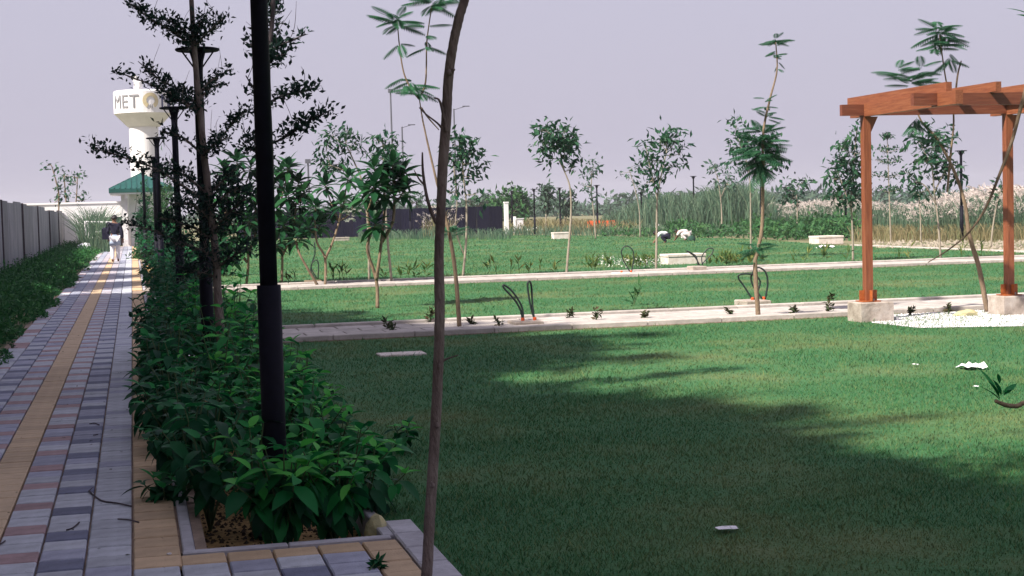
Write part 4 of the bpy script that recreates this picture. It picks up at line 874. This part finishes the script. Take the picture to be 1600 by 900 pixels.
# big trees standing to the left of the fence, outside the picture, that shade walkway and lawn
proto = None
for k, (x_, y_, h) in enumerate(((-6.6, -6.5, 10.8), (-6.6, -4.2, 11.0), (-6.6, -1.8, 11.2), (-6.6, .5, 11.4), (-6.5, 2.7, 11.4), (-6.5, 5.0, 11.5), (-6.5, 6.4, 11.3), (-6.6, 11.7, 12.2), (-6.6, 13.1, 12.0), (-6.6, 15.2, 10.9), (-6.8, 17.6, 10.6), (-6.9, 20, 10), (-4.8, 9.3, 7.8), (-6.9, 23.5, 9.6), (-8.0, 44, 8.6), (-8.7, 50, 8.6), (-7.0, 27, 8.6), (-7.2, 33, 8.4), (-7.6, 38.5, 8.4), (-1.5, -9, 11), (2.5, -8, 10))):
    if proto is None:
        tb = MB(); tb.tube([(0, 0, 0), (.05, .1, .25), (0, 0, .55), (.02, 0, .85)], [.03, .025, .02, .006], 10, 4); lb = MB()
        for i in range(210):
            u = rng.normal(size=3); u /= np.linalg.norm(u); c = np.array([0, 0, .58])+u*np.array([.25, .25, .36])*rng.uniform(.3, 1)**.5
            tb.tube([(0, 0, .3+.3*random.random()), c], [.006, .002], 4); n = 60; lb.scatter(T_DI, c+rng.normal(size=(n, 3))*[.04, .04, .034], rng.normal(size=(n, 3)), .062*rng.uniform(.6, 1.2, n))
        me1 = tb.mesh('trunk', 'bark'); me2 = lb.mesh('crown', 'weed'); proto = 1
    t = thing('shade_tree', 'tall leafy shade tree standing beyond the picture edge beside the walkway', 'tree', (x_, y_, 0), 'shade trees beside the walkway'); t.rotation_euler = (0, 0, k*1.3); t.scale = (h*1.0, h*1.0, h)
    for nm, me in (('trunk', me1), ('crown', me2)):
        o = bpy.data.objects.new(nm, me); C.objects.link(o); o.parent = t
        if nm == 'crown': o['kind'] = 'stuff'

# ================================================================== SHRUBS IN THE PLANTERS
def shrub(x_, y_, h, w, label, group, stems=7, pairs=4, L=.12, single_leaves=True, mats=('shrub', 'shrub_dark', 'shrub_new'), z0=-.105, fresh=False):
    g0 = np.array([x_, y_, z0]); t = thing('shrub', label, 'shrub', tuple(g0), group); tb = MB(); jb = {}
    acc = {m_: ([], [], []) for m_ in mats}
    for s in range(stems):
        a = s*2.39996+random.uniform(-.4, .4); rr = w*math.sqrt((s+.4)/stems); hh = h*(1-.35*(rr/w)**2)*random.uniform(.78, 1.1); e = g0+np.array([math.cos(a)*rr, math.sin(a)*rr, hh]); c1 = g0+np.array([math.cos(a)*rr*.35, math.sin(a)*rr*.35, hh*.55])
        Q = spline(np.array([g0, c1, e]), np.ones(3), 6)[0]; tb.tube(Q[::2], np.linspace(.008, .003, len(Q[::2])), 5)
        for p_ in range(pairs):
            f = 1-p_*.62/pairs; q_ = Q[int(f*(len(Q)-1))]; az0 = random.uniform(0, 6.28)
            for sd in range(3 if p_ == 0 else 2):
                az = az0+sd*(2.1 if p_ == 0 else math.pi)+p_*1.57; el = math.radians((35 if p_ == 0 else 8)-p_*10+random.uniform(-22, 18))
                m_ = mats[2] if (p_ == 0 and random.random() < .55) or (p_ == 1 and fresh and random.random() < .5) else (mats[0] if random.random() < .8-.12*p_ else mats[1])
                P_, D_, Z_ = acc[m_]; P_.append(q_); D_.append((math.cos(az)*math.cos(el), math.sin(az)*math.cos(el), math.sin(el))); Z_.append(L*random.uniform(.65, 1.2)*(.7 if p_ == 0 else 1))
    part('stem', tb, 'stem', t)
    if single_leaves:
        for m_, (P_, D_, Z_) in acc.items(): place_leaves('leaf', t, T_OV if random.random() < .5 else T_OV2, m_, P_, D_, Z_, .25)
    else:
        q = MB()
        for i, (m_, (P_, D_, Z_)) in enumerate(acc.items()):
            if P_: q.scatter(T_OV, np.array(P_), np.array(D_), np.array(Z_), roll=.3, mi=i)
        part('foliage', q, list(mats), t, kind='stuff')
SG = 'broad leaved shrubs in the nearest planting bed'; SL = 'broad leaved green shrub growing in the nearest planting bed'
shrub(.66, 7.40, .58, .26, 'front shrub with fresh yellow green leaves at the planter kerb', SG, 13, 6, .15, fresh=True)
shrub(.90, 7.46, .56, .24, 'fresh green shrub at the right front of the planter beside the pale rock', SG, 12, 6, .14, fresh=True)
shrub(.55, 7.85, .62, .26, SL, SG, 7, 4, .13)
shrub(.12, 8.45, .30, .16, 'small shrub spilling over the planter kerb onto the walkway', SG, 7, 5, .12, mats=('shrub_dark', 'shrub_dark', 'shrub'))
shrub(1.30, 8.7, .30, .2, 'low shrub straying onto the lawn right of the planter', SG, 7, 4, .13, z0=0)
shrub(1.62, 9.6, .22, .14, 'smallest shrub alone in the grass right of the planter', SG, 4, 4, .11, z0=0)
ys = 8.1
for k in range(46):
    y_ = 8.15+k*.222+random.uniform(-.1, .1); x_ = (.36, .90, .64, .27, 1.0, .75)[k % 6]+random.uniform(-.08, .08)
    h = .62+.022*(y_-8)*1.7+random.uniform(-.07, .08); h = min(h, 1.05)
    side_ = 'at the left kerb' if x_ < .5 else 'in the bed middle' if x_ < .82 else 'near the lawn side'
    row_ = 'beside the nearest lamp post' if y_ < 8.8 else 'just behind the nearest lamp post' if y_ < 10.5 else 'midway along the nearest bed' if y_ < 13 else 'in front of the second lamp post' if y_ < 15 else 'behind the second lamp post'
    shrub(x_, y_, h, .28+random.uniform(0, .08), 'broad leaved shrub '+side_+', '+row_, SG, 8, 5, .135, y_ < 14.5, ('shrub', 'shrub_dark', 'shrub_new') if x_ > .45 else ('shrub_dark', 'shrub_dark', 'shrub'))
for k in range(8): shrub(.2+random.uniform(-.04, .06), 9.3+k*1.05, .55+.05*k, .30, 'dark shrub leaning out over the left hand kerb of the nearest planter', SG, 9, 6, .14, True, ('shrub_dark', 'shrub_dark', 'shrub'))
for k in range(9): shrub(1.02+random.uniform(-.02, .1), 7.75+k*.62, .46+.03*k, .24, 'shrub arching over the right hand kerb of the nearest planter', SG, 7, 5, .13)
shrub(.13, 12.3, .85, .16, 'taller dark shrub with big leaves leaning over the walkway edge', SG, 6, 6, .17, mats=('shrub_dark', 'shrub_dark', 'shrub'))
shrub(.10, 10.9, .62, .14, 'dark shrub with drooping leaves at the beige paver border', SG, 5, 6, .16, mats=('shrub_dark', 'shrub_dark', 'shrub_dark'))
for k in range(16):
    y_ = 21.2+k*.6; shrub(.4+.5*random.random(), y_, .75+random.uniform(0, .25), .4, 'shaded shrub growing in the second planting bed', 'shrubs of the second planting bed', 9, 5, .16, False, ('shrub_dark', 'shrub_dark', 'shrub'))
for k in range(22):
    y_ = 34+k*.95; h = 1.1+random.uniform(0, .6) if y_ > 40 else .8
    shrub(.5+.6*random.random(), y_, h, .55, 'dark hedge shrub crowding the far planting bed', 'hedge shrubs of the far planting bed', 14, 7, .22, False, ('shrub_dark', 'tier', 'shrub_dark'))
def bush(px_, base, rx, ry, n, leaf, mat, label, Yo=None, tpl=None):
    g0 = gp(px_, base); Y = g0[1]; mpx = pxm(Y, px_); t = thing('bush', label, 'bush', tuple(g0)); tb = MB(); lb = MB()
    for k in range(14):
        u = rng.normal(size=3); u /= np.linalg.norm(u); u[2] = abs(u[2]); c = g0+u*np.array([rx, rx, 2*ry])*mpx*rng.uniform(.4, .95); tb.tube([g0, (g0+c)/2, c], [.03, .02, .01], 4)
        m_ = n//14; lb.scatter(tpl or T_DI, c+rng.normal(size=(m_, 3))*[rx*mpx*.28, rx*mpx*.28, ry*mpx*.4], rng.normal(size=(m_, 3))+[0, 0, .2], leaf*rng.uniform(.6, 1.2, m_))
    part('stem', tb, 'stem', t); part('foliage', lb, mat, t, kind='stuff')
bush(222, 405, 17, 14, 700, .18, 'cover', 'bright green sunlit bush at the foot of the shed')
bush(260, 394, 20, 56, 1900, .35, 'cover', 'tall bamboo like yellow green bush right of the shed', tpl=T_NA)
bush(226, 388, 13, 44, 1100, .25, 'shrub_dark', 'dark climbing bush covering the corner of the shed')
for (x_, y_) in ((285, 425), (345, 432)): bush(x_, y_, 24, 30, 900, .16, 'shrub_dark', 'dark shaded bush behind the lamp post row' if x_ < 300 else 'dark shaded bush below the plumeria beside the pale trunk')

# weeds along the left edge of the walkway
q = MB()
for y0, y1, n, h in ((7, 20, 3600, .24), (20, 40, 6500, .30), (40, 101, 8000, .36)):
    y_ = rng.uniform(y0, y1, n); edge = -1.5-.12*np.sin(y_*1.7)-.1*np.sin(y_*.6+1)-np.where(y_ < 19, (19-y_)*.035, 0); x_ = edge-rng.uniform(0, 1, n)**1.4*(2.1+edge*0)
    hh = h*(.25+.75*np.minimum((edge-x_)/.5, 1))*rng.uniform(.3, 1.1, n); k = x_ > XF+.1
    q.scatter(T_DI, np.stack([x_, y_, hh], 1)[k], (rng.normal(size=(n, 3))*[1, 1, .5]+[0, 0, .25])[k], rng.uniform(.05, .11, n)[k]*(1 if y0 < 20 else 1.3), roll=.5)
    k2 = k & (rng.uniform(size=n) < .5); m_ = k2.sum(); q.scatter(T_NA, np.stack([x_, y_, hh*0], 1)[k2], np.stack([rng.normal(size=m_)*.25, rng.normal(size=m_)*.25, np.ones(m_)], 1), np.maximum(hh[k2], .08), roll=.9)
stuff('weeds', q, 'weed', 'dense green weeds between the walkway and the grey sheet fence', 'weeds')

# ================================================================== REEDS, COVER, FAR WOOD
def reeds(x0, x1, yb0, yb1, top_fn, n, mat, label, name='reeds', plume=0.0, wpx=1.6, lean=.35):
    q = MB(); pl = MB(); px_ = rng.uniform(x0, x1, n); by = rng.uniform(yb0, yb1, n)
    for i in range(n):
        g0 = gp(px_[i], by[i]); Y = g0[1]; mpx = pxm(Y, px_[i]); H = max(wp(px_[i], top_fn(px_[i]), Y)[2], .5)*random.uniform(.45, 1.08); a = random.uniform(0, 6.28); L = H*lean*random.uniform(.3, 1.4); d = np.array([math.cos(a), math.sin(a), 0])
        s = np.array([random.uniform(.4, 1), random.uniform(-.6, .6), 0])*wpx*mpx*random.uniform(.5, 1)/2
        c1 = g0+d*L*.2+[0, 0, H*.6]; c2 = g0+d*L*.6+[0, 0, H*.92]; c3 = g0+d*L*1.1+[0, 0, H*random.uniform(.8, 1.0)]
        q.add([g0-s, g0+s, c1+s*.8, c1-s*.8, c2+s*.55, c2-s*.55, c3], [[0, 1, 2, 3], [3, 2, 4, 5], [5, 4, 6]])
        if random.random() < plume:
            tip = g0+d*L*.5+[0, 0, H*.94]; e = tip+d*.22*H*random.uniform(.5, 1.2)+[0, 0, .07*H]; m_ = 9; tt = rng.uniform(0, 1, m_)[:, None]
            pl.scatter(T_NA, tip+(e-tip)*tt, np.tile(e-tip, (m_, 1))+rng.normal(size=(m_, 3))*.18, np.linalg.norm(e-tip)*rng.uniform(.35, .7, m_), roll=.8)
    stuff(name, q, mat, label, 'reeds')
    if pl.n: stuff('reed_plumes', pl, 'plume', 'pale feathery plumes of '+label, 'reeds')
ip = lambda xs_, ys_: (lambda v: float(np.interp(v, xs_, ys_)))
reeds(1085, 1215, 352, 362, ip([1085, 1110, 1135, 1160, 1190, 1215], [318, 292, 284, 282, 296, 325]), 2600, 'reed', 'tall dense green reeds behind the lone lamp post', wpx=2.2, lean=.55)
reeds(940, 1100, 350, 362, ip([940, 985, 1030, 1100], [335, 320, 298, 300]), 1800, 'reed', 'bushy reeds behind the white stemmed young tree', wpx=2.4, lean=.5)
reeds(1180, 1330, 348, 358, ip([1180, 1230, 1330], [322, 320, 312]), 1500, 'reed', 'plumed kans grass left of the pergola', plume=.6, wpx=2)
reeds(1320, 1440, 352, 366, ip([1320, 1400, 1440], [318, 318, 322]), 1500, 'reed', 'plumed kans grass behind the first pergola post', plume=.22, wpx=2)
reeds(1430, 1620, 356, 372, ip([1430, 1500, 1560, 1620], [322, 308, 297, 296]), 2600, 'reed', 'tall plumed kans grass at the right edge', plume=.6, wpx=2.2, lean=.6)
reeds(1560, 1640, 352, 360, ip([1560, 1640], [300, 292]), 500, 'reed', 'green reeds towering at the far right edge', wpx=2.5)
reeds(1330, 1620, 366, 378, ip([1330, 1620], [352, 346]), 2200, 'reed_dry', 'dry mixed grass at the foot of the kans grass', 'dry_grass', wpx=1.6, lean=.7)
reeds(795, 1000, 350, 366, ip([795, 850, 1000], [344, 340, 342]), 2200, 'reed_dry', 'dry tan grass beyond the far lawn edge', 'dry_grass', wpx=1.5, lean=.8)
reeds(790, 1340, 360, 370, ip([790, 1340], [352, 352]), 2600, 'reed', 'green rough grass fringing the far lawn', 'rough_grass', wpx=1.6, lean=.8)
reeds(560, 800, 368, 375, ip([560, 640, 690, 800], [366, 358, 352, 362]), 1100, 'reed', 'rough grass at the foot of the dark hoarding', 'rough_grass', wpx=1.5, lean=.6)
reeds(660, 715, 362, 370, ip([660, 690, 715], [345, 322, 345]), 500, 'reed_dry', 'pale dry clump in front of the hoarding behind the bare sapling', 'dry_grass', plume=.5, wpx=1.5, lean=.6)
reeds(127, 172, 387, 395, ip([127, 150, 172], [335, 316, 332]), 700, 'reed', 'arching green reed clump beside the end of the grey fence', wpx=1.6, lean=.9)
q = MB()
for x0, x1, y0, y1, h0, n in ((1040, 1340, 356, 372, .75, 5200), (1180, 1340, 362, 376, 1.0, 3400), (940, 1050, 360, 370, .4, 1200)):
    px_ = rng.uniform(x0, x1, n); py_ = rng.uniform(y0, y1, n); P = np.array([gp(a, c) for a, c in zip(px_, py_)]); bump_ = .55+.45*np.sin(P[:, 0]*1.9)*np.sin(P[:, 1]*.7); P[:, 2] = rng.uniform(.02, 1, n)**.7*h0*bump_
    q.scatter(T_DI, P, rng.normal(size=(n, 3))+[0, 0, .2], rng.uniform(.14, .3, n), roll=.8)
stuff('ground_cover', q, 'cover', 'bright leafy ground cover along the far edge of the lawn', 'ground cover')
q = MB()
def wood(x0, x1, Y, top, n, leaf):
    px_ = rng.uniform(x0, x1, n); base = np.array([wp(a, 345, Y) for a in px_]); yy = Y+rng.uniform(-12, 12, n)
    tp = np.array([top+6*math.sin(a*.045+Y)+4*math.sin(a*.13+1) for a in px_]); hz = np.array([wp(a, t_, Y)[2] for a, t_ in zip(px_, tp)])
    P = np.stack([base[:, 0], yy, np.maximum(hz, 1)*rng.uniform(0, 1, n)**.75], 1); q.scatter(T_DI, P, rng.normal(size=(n, 3)), leaf*rng.uniform(.6, 1.2, n), roll=.9)
wood(480, 1010, 230, 322, 5200, 1.1); wood(980, 1650, 200, 306, 6000, 1.2); wood(-60, 480, 260, 338, 2500, 1.1)
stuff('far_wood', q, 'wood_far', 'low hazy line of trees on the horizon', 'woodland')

# plants along the paths
def wh(x):
    for lim, txt in ((690, ', left of the bare sapling'), (800, ', between the bare sapling and the twin cable loops'), (905, ', just right of the twin cable loops'), (960, ', midway between the two tall cable footings'),
                     (1060, ', right of the thin green seedling'), (1180, ', left of the feathery tree trunk'), (1270, ', right of the feathery tree trunk'), (1330, ', left of the first pergola footing'), (1450, ', between the pergola footings'), (1700, ', beside the leaning trunk under the pergola')):
        if x < lim: return txt
def small_plant(px_, py_, h, label, group, mat, tpl, n, L, cat='plant', name='canna_plant'):
    g0 = gp(px_, py_); Y = g0[1]; mpx = pxm(Y, px_); t = thing(name, label, cat, tuple(g0), group); H = h*mpx; tb = MB(); lb = MB()
    for s in range(3 if name != 'canna_plant' else 1):
        e = g0+np.array([random.uniform(-.3, .3)*H, random.uniform(-.3, .3)*H, H*random.uniform(.6, 1)]); tb.tube([g0, (g0+e)/2+rng.normal(size=3)*.03, e], [.006, .005, .003], 4)
        tt = rng.uniform(.15, 1, n)[:, None]; lb.scatter(tpl, g0+(e-g0)*tt, rng.normal(size=(n, 3))*[.5, .5, .3]+[0, 0, .8 if name == 'canna_plant' else .2], L*rng.uniform(.6, 1.2, n), roll=.7)
    part('stem', tb, 'stem', t); part('foliage', lb, mat, t, kind='stuff')
for i, px_ in enumerate((432, 452, 458, 520, 530, 545, 600, 628, 640, 650, 664, 690, 760, 775, 798, 812, 826, 843, 866, 918, 926, 1243, 1255, 1282, 1290, 1322, 1352, 1404, 1420, 1500, 1535)):
    py_ = np.interp(px_, [430, 600, 1600], [443, 437, 401])
    small_plant(px_, py_, random.uniform(14, 34), 'small yellowish plant along the second path'+(', near the plumeria trees' if px_ < 570 else ', between the plumeria and the bare sapling' if px_ < 690 else ', between the bare sapling and the leaning young tree' if px_ < 885 else ', just right of the leaning young tree' if px_ < 1000 else ', left of the pergola' if px_ < 1340 else ', seen between the pergola posts'), 'small upright plants along the second path', 'canna', T_NA, random.choice((4, 6, 9)), .22)
for i in range(44):
    px_ = random.choice((random.uniform(925, 1026), random.uniform(1108, 1190))); py_ = np.interp(px_, [925, 1190], [423, 413])-random.uniform(0, 5)
    small_plant(px_, py_, random.uniform(9, 24), 'yellow green leafy plant in the bed by the white bench', 'leafy plants in the bed by the white bench', 'canna', T_NA, 11, .2)
q = MB(); n = 240; P = np.array([gp(random.uniform(930, 1040), random.uniform(415, 422)) for _ in range(n)]); P[:, 2] = rng.uniform(.05, .25, n); q.scatter(T_DI, P, rng.normal(size=(n, 3)), .06, roll=.9)
stuff('bed_flowers', q, 'petal', 'tiny white flowers in the bed by the white bench', 'flowers')
for px_, py_, h in ((607, 517, 20), (614, 519, 14), (672, 507, 30), (737, 510, 12), (780, 512, 18), (888, 500, 17), (932, 503, 22), (1008, 500, 15), (1140, 494, 12), (1243, 494, 20), (1297, 490, 22), (1424, 494, 14), (1482, 492, 20), (1298, 470, 10)):
    small_plant(px_, py_, h, 'reddish rose plant along the first path'+wh(px_), 'young rose plants along the first path', 'rose', T_DI, 12, .085, 'plant', 'rose_plant')
small_plant(990, 478, 34, 'lone thin green seedling in the middle grass strip', None, 'cover', T_NA, 6, .2, 'plant', 'seedling')
for px_, py_ in ((592, 898), (20, 548), (8, 560)):
    small_plant(px_, py_, 26 if px_ > 100 else 18, 'tiny weed sprouting from a paving joint' if px_ > 100 else 'trailing weed creeping onto the left edge of the pavers', None if px_ > 100 else 'trailing weeds on the pavers', 'shrub_dark', T_DI, 8, .06, 'weed', 'weed_plant')

# ================================================================== SMALL THINGS ON THE LAWN
def cable_pit(label, x0, x1, y0, y1, loops, caps, mat='concrete', depth=.42):
    g0 = gp((x0+x1)/2, y1); Y = g0[1]; t = thing('cable_pit', label, 'cable footing', tuple(g0), 'concrete footings with cable loops'); w = (gp(x1, y1)-gp(x0, y1))[0]*.86; h = max((y1-y0)*pxm(Y, x0)*.72, .07)
    q = MB(); q.box((g0[0], Y+depth/2, h/2), (w, depth, h), 0, .012); part('footing', q, mat, t); Yc = Y+depth*.5
    for px_, py_ in caps:
        p = wp(px_, py_, Yc); q = MB(); q.lathe([(.024, h-.005), (.024, h+.035), (.018, h+.04)], (p[0], Yc, 0), 10); part('conduit', q, 'orange', t)
    for lp in loops:
        P = [wp(x_, y_, Yc+.02*math.sin(i*1.3)) for i, (x_, y_) in enumerate(lp)]; q = MB(); q.tube(P, .0135, 8, 5); part('cable', q, 'cable', t, True)
c5 = lambda L: [(720+a/4.7, 360+c/4.7) for a, c in L]; c6 = lambda L: [(1020+a/4.5, 320+c/4.5) for a, c in L]; c2 = lambda L: [(400+a/4.5, 340+c/4.5) for a, c in L]
cable_pit('footing with two tall narrow cable loops at the front edge of the first path', 797, 858, 501, 511, [c5([(458, 660), (448, 560), (380, 450), (318, 402), (318, 425), (395, 510), (440, 590), (452, 660)]), c5([(540, 660), (528, 560), (518, 410), (503, 374), (490, 400), (502, 500), (524, 600), (545, 660)])], c5([(455, 650), (543, 655)]))
cable_pit('footing with a single round cable loop at the second path', 958, 994, 424, 432, [c5([(1240, 300), (1195, 220), (1180, 150), (1215, 114), (1262, 145), (1270, 210), (1255, 300)])], c5([(1180, 295), (1250, 300)]), 'white_block')
cable_pit('footing with two leaning cable loops in front of the white bench', 1077, 1111, 413, 424, [c6([(330, 425), (290, 360), (235, 324), (265, 335), (305, 365), (318, 425)]), c6([(350, 425), (345, 365), (385, 312), (422, 308), (415, 345), (365, 395), (345, 425)])], [], 'concrete')
cable_pit('rough footing with two wide crossed cable loops behind the feathery tree trunk', 1158, 1215, 466, 480, [c6([(700, 665), (640, 570), (602, 515), (620, 488), (700, 490), (752, 530), (745, 590), (712, 665)]), c6([(775, 665), (710, 580), (692, 500), (735, 442), (790, 470), (808, 550), (790, 665)])], c6([(700, 655), (780, 655)]), 'concrete', .5)
cable_pit('brown brick footing with a cable loop below the flowering plumeria', 475, 507, 436, 445, [c2([(430, 430), (390, 360), (395, 320), (425, 298), (440, 335), (436, 430)]), c2([(415, 430), (385, 370), (400, 300), (415, 250), (412, 170)])], [], 'bark_brown')
def bench(label, xl, xm, xr, yb, h, w, d, mat='white_block'):
    g0 = gp(xm, yb); t = thing('bench_block', label, 'bench', tuple(g0), 'low masonry bench blocks'); q = MB(); q.box((g0[0]+w/2, g0[1]+d/2, h/2-.03), (w, d, h-.06), 0, .0); part('base', q, mat, t)
    q = MB(); q.box((g0[0]+w/2, g0[1]+d/2, h-.028), (w+.03, d+.03, .06), 0, .01); part('seat', q, mat, t)
bench('white bench block beside the cable loops at the second path', 1029, 1045, 1098, 414, .26, .98, .62); bench('white bench block before the bright ground cover left of the pergola', 1264, 1280, 1316, 382, .28, .9, .8)
bench('pale bench block behind the leaning young tree', 861, 866, 888, 374, .32, .75, .5); bench('tan bench block in front of the dark hoarding', 522, 524, 542, 377, .2, .75, .5, 'concrete')
g0 = gp(630, 557); q = MB(); q.box((g0[0], g0[1]+.12, .008), (.5, .3, .04), 0, .008); single('slab_cover', q, 'white_block', 'flat white concrete cover slab in the grass left of the bare sapling', 'slab', tuple(g0))
def paper(px_, py_, w, d, label, seed, mat='white_bright', up=1):
    r = np.random.default_rng(seed); g0 = gp(px_, py_); q = MB(); n = 6; V = []; 
    for i in range(n):
        for j in range(n): V.append((g0[0]+(i/(n-1)-.5)*w+r.normal()*.008, g0[1]+(j/(n-1)-.5)*d+r.normal()*.1*w/5, .028+(abs(r.normal())*.08+.08*math.sin(i*1.3+j))*w*up))
    q.add(V, [[i*n+j, (i+1)*n+j, (i+1)*n+j+1, i*n+j+1] for i in range(n-1) for j in range(n-1)]); single('paper_scrap', q, mat, label, 'litter', tuple(g0), 'paper scraps on the lawn')
paper(1517, 578, .19, .22, 'crumpled white paper on sunny grass above the leafy twig', 1); paper(1430, 574, .04, .04, 'tiny paper scrap left of the crumpled paper', 2); paper(1525, 609, .025, .05, 'small white scrap beside the leafy twig', 3); paper(1135, 834, .105, .07, 'flat white paper scrap in the shaded grass at the bottom', 4, up=.25); paper(1290, 388, .5, .3, 'white scrap in front of the far white bench', 5)
q = MB(); g0 = gp(592, 836); g0[1] += .05; q.rock((g0[0], g0[1]+.04, -.05), (.06, .06, .10), 21); single('yellow_rock', q, 'rock_yellow', 'pale yellow rock at the right corner of the planter', 'rock', tuple(g0))
q = MB(); g0 = gp(1518, 495); q.rock((g0[0], g0[1]+.1, -.01), (.16, .12, .07), 22); single('flat_stone', q, 'rock_yellow', 'flat tan stone beside the second pergola footing', 'rock', tuple(g0))
k = 0
for px_, py_, s in ((1072, 372, 8), (1080, 368, 7), (1075, 362, 7), (1145, 364, 6), (1152, 360, 5), (1158, 358, 6), (1166, 356, 5), (1174, 356, 8), (1182, 354, 7), (1190, 354, 8), (1024, 358, 8), (1032, 360, 8), (1042, 358, 6), (825, 364, 5), (832, 363, 5), (840, 361, 5), (848, 363, 5), (858, 360, 4), (775, 366, 4), (1236, 338, 6), (1246, 336, 6)):
    g0 = gp(px_, py_); mpx = pxm(g0[1], px_); q = MB(); q.rock(tuple(g0), (s*mpx, s*mpx*.8, s*mpx*.9), 40+k); k += 1
    single('white_rock', q, 'rock_white', 'rough white stone lying along the far edge of the lawn', 'rock', tuple(g0), 'white stones along the far lawn edge')
q = MB()
for i in range(420):
    px_ = random.uniform(1365, 1620); g0 = gp(px_, random.uniform(376, 388) if px_ < 1520 else random.uniform(376, 393)); s = random.uniform(.04, .12)
    q.scatter((np.array([(-.6, -.5, 0), (.6, -.4, 0), (.4, .5, 0), (-.5, .4, 0), (0, 0, .7)], float), [np.array([[0, 1, 4], [1, 2, 4], [2, 3, 4], [3, 0, 4]])]), np.array([g0]), rng.normal(size=(1, 3))*[1, 1, .05], np.array([s]), roll=.1)
stuff('rubble', q, 'bark_pale', 'scattered pale rubble beyond the far lawn edging at right', 'rubble')
for px_, lab in ((928, 'left orange plastic barrier at the far lawn edge'), (951, 'right orange plastic barrier at the far lawn edge')):
    g0 = gp(px_, 361); t = thing('barrier', lab, 'barrier', tuple(g0), 'orange plastic barriers'); q = MB(); mpx = pxm(g0[1], px_); w = 20*mpx
    V = [(g0[0]+sx_*w/2*(1 if z_ < .5 else .94), g0[1]+sy_*(.24 if z_ < .5 else .1), .12+z_*.5) for z_ in (0, 1) for sx_, sy_ in ((-1, -1), (1, -1), (1, 1), (-1, 1))]
    q.add(V, [[3, 2, 1, 0], [4, 5, 6, 7]]+[[k, (k+1) % 4, 4+(k+1) % 4, 4+k] for k in range(4)]); part('barrier_body', q, 'orange', t)
    for s in (-1, 1): q = MB(); q.box((g0[0]+s*w*.36, g0[1], .06), (.22, .5, .12)); part('foot', q, 'orange', t)
for i, pts in enumerate(([(139, 767), (158, 782), (182, 786), (205, 791)], [(184, 811), (200, 812), (217, 816)], [(104, 828), (115, 824), (124, 816)], [(140, 662), (148, 661), (155, 664)], [(0, 850), (4, 848), (8, 845)], [(146, 680), (153, 679)])):
    P = [gp(x_, y_, .036) for x_, y_ in pts]; q = MB(); q.tube(P, .004 if i else .005, 5, 3)
    if i == 0: q.tube([P[0], P[0]+[.02, .05, .01]], .003, 4); q.tube([P[1], P[1]+[-.03, .04, .01]], .003, 4)
    single('fallen_twig', q, 'bark_dark', 'dry dark twig fallen on the pavers', 'twig', tuple(P[0]), 'fallen twigs on the pavers')
q = MB(); g0 = gp(265, 866, .03); q.rock(tuple(g0), (.012, .008, .006), 3); single('pebble', q, 'rock_white', 'small pale pebble on the beige pavers by the planter corner', 'pebble', tuple(g0))
q = MB(); n = 260; P = np.stack([rng.uniform(-1.6, .15, n), rng.uniform(6.5, 30, n), np.full(n, .034)], 1); q.scatter(T_DI, P, rng.normal(size=(n, 3))*[1, 1, .08], rng.uniform(.01, .035, n), roll=.2)
stuff('leaf_litter', q, 'rose', 'tiny dry leaf crumbs scattered over the walkway', 'leaf litter')

# ================================================================== HAZE
HAZE = .0005
if HAZE:
    q = MB(); q.box((0, 150, 9.5), (1850, 2200, 21)); 
    o = part('haze', q, 'white'); o.data.materials.clear(); hm = bpy.data.materials.new('haze'); hm.use_nodes = True; n = hm.node_tree; n.nodes.clear()
    vo = n.nodes.new('ShaderNodeOutputMaterial'); pv = n.nodes.new('ShaderNodeVolumePrincipled'); pv.inputs['Color'].default_value = (.93, .93, 1, 1); pv.inputs['Density'].default_value = HAZE; pv.inputs['Anisotropy'].default_value = .2
    n.links.new(pv.outputs[0], vo.inputs['Volume']); o.data.materials.append(hm); props(o, 'thin pale haze in the air', 'haze', kind='stuff')
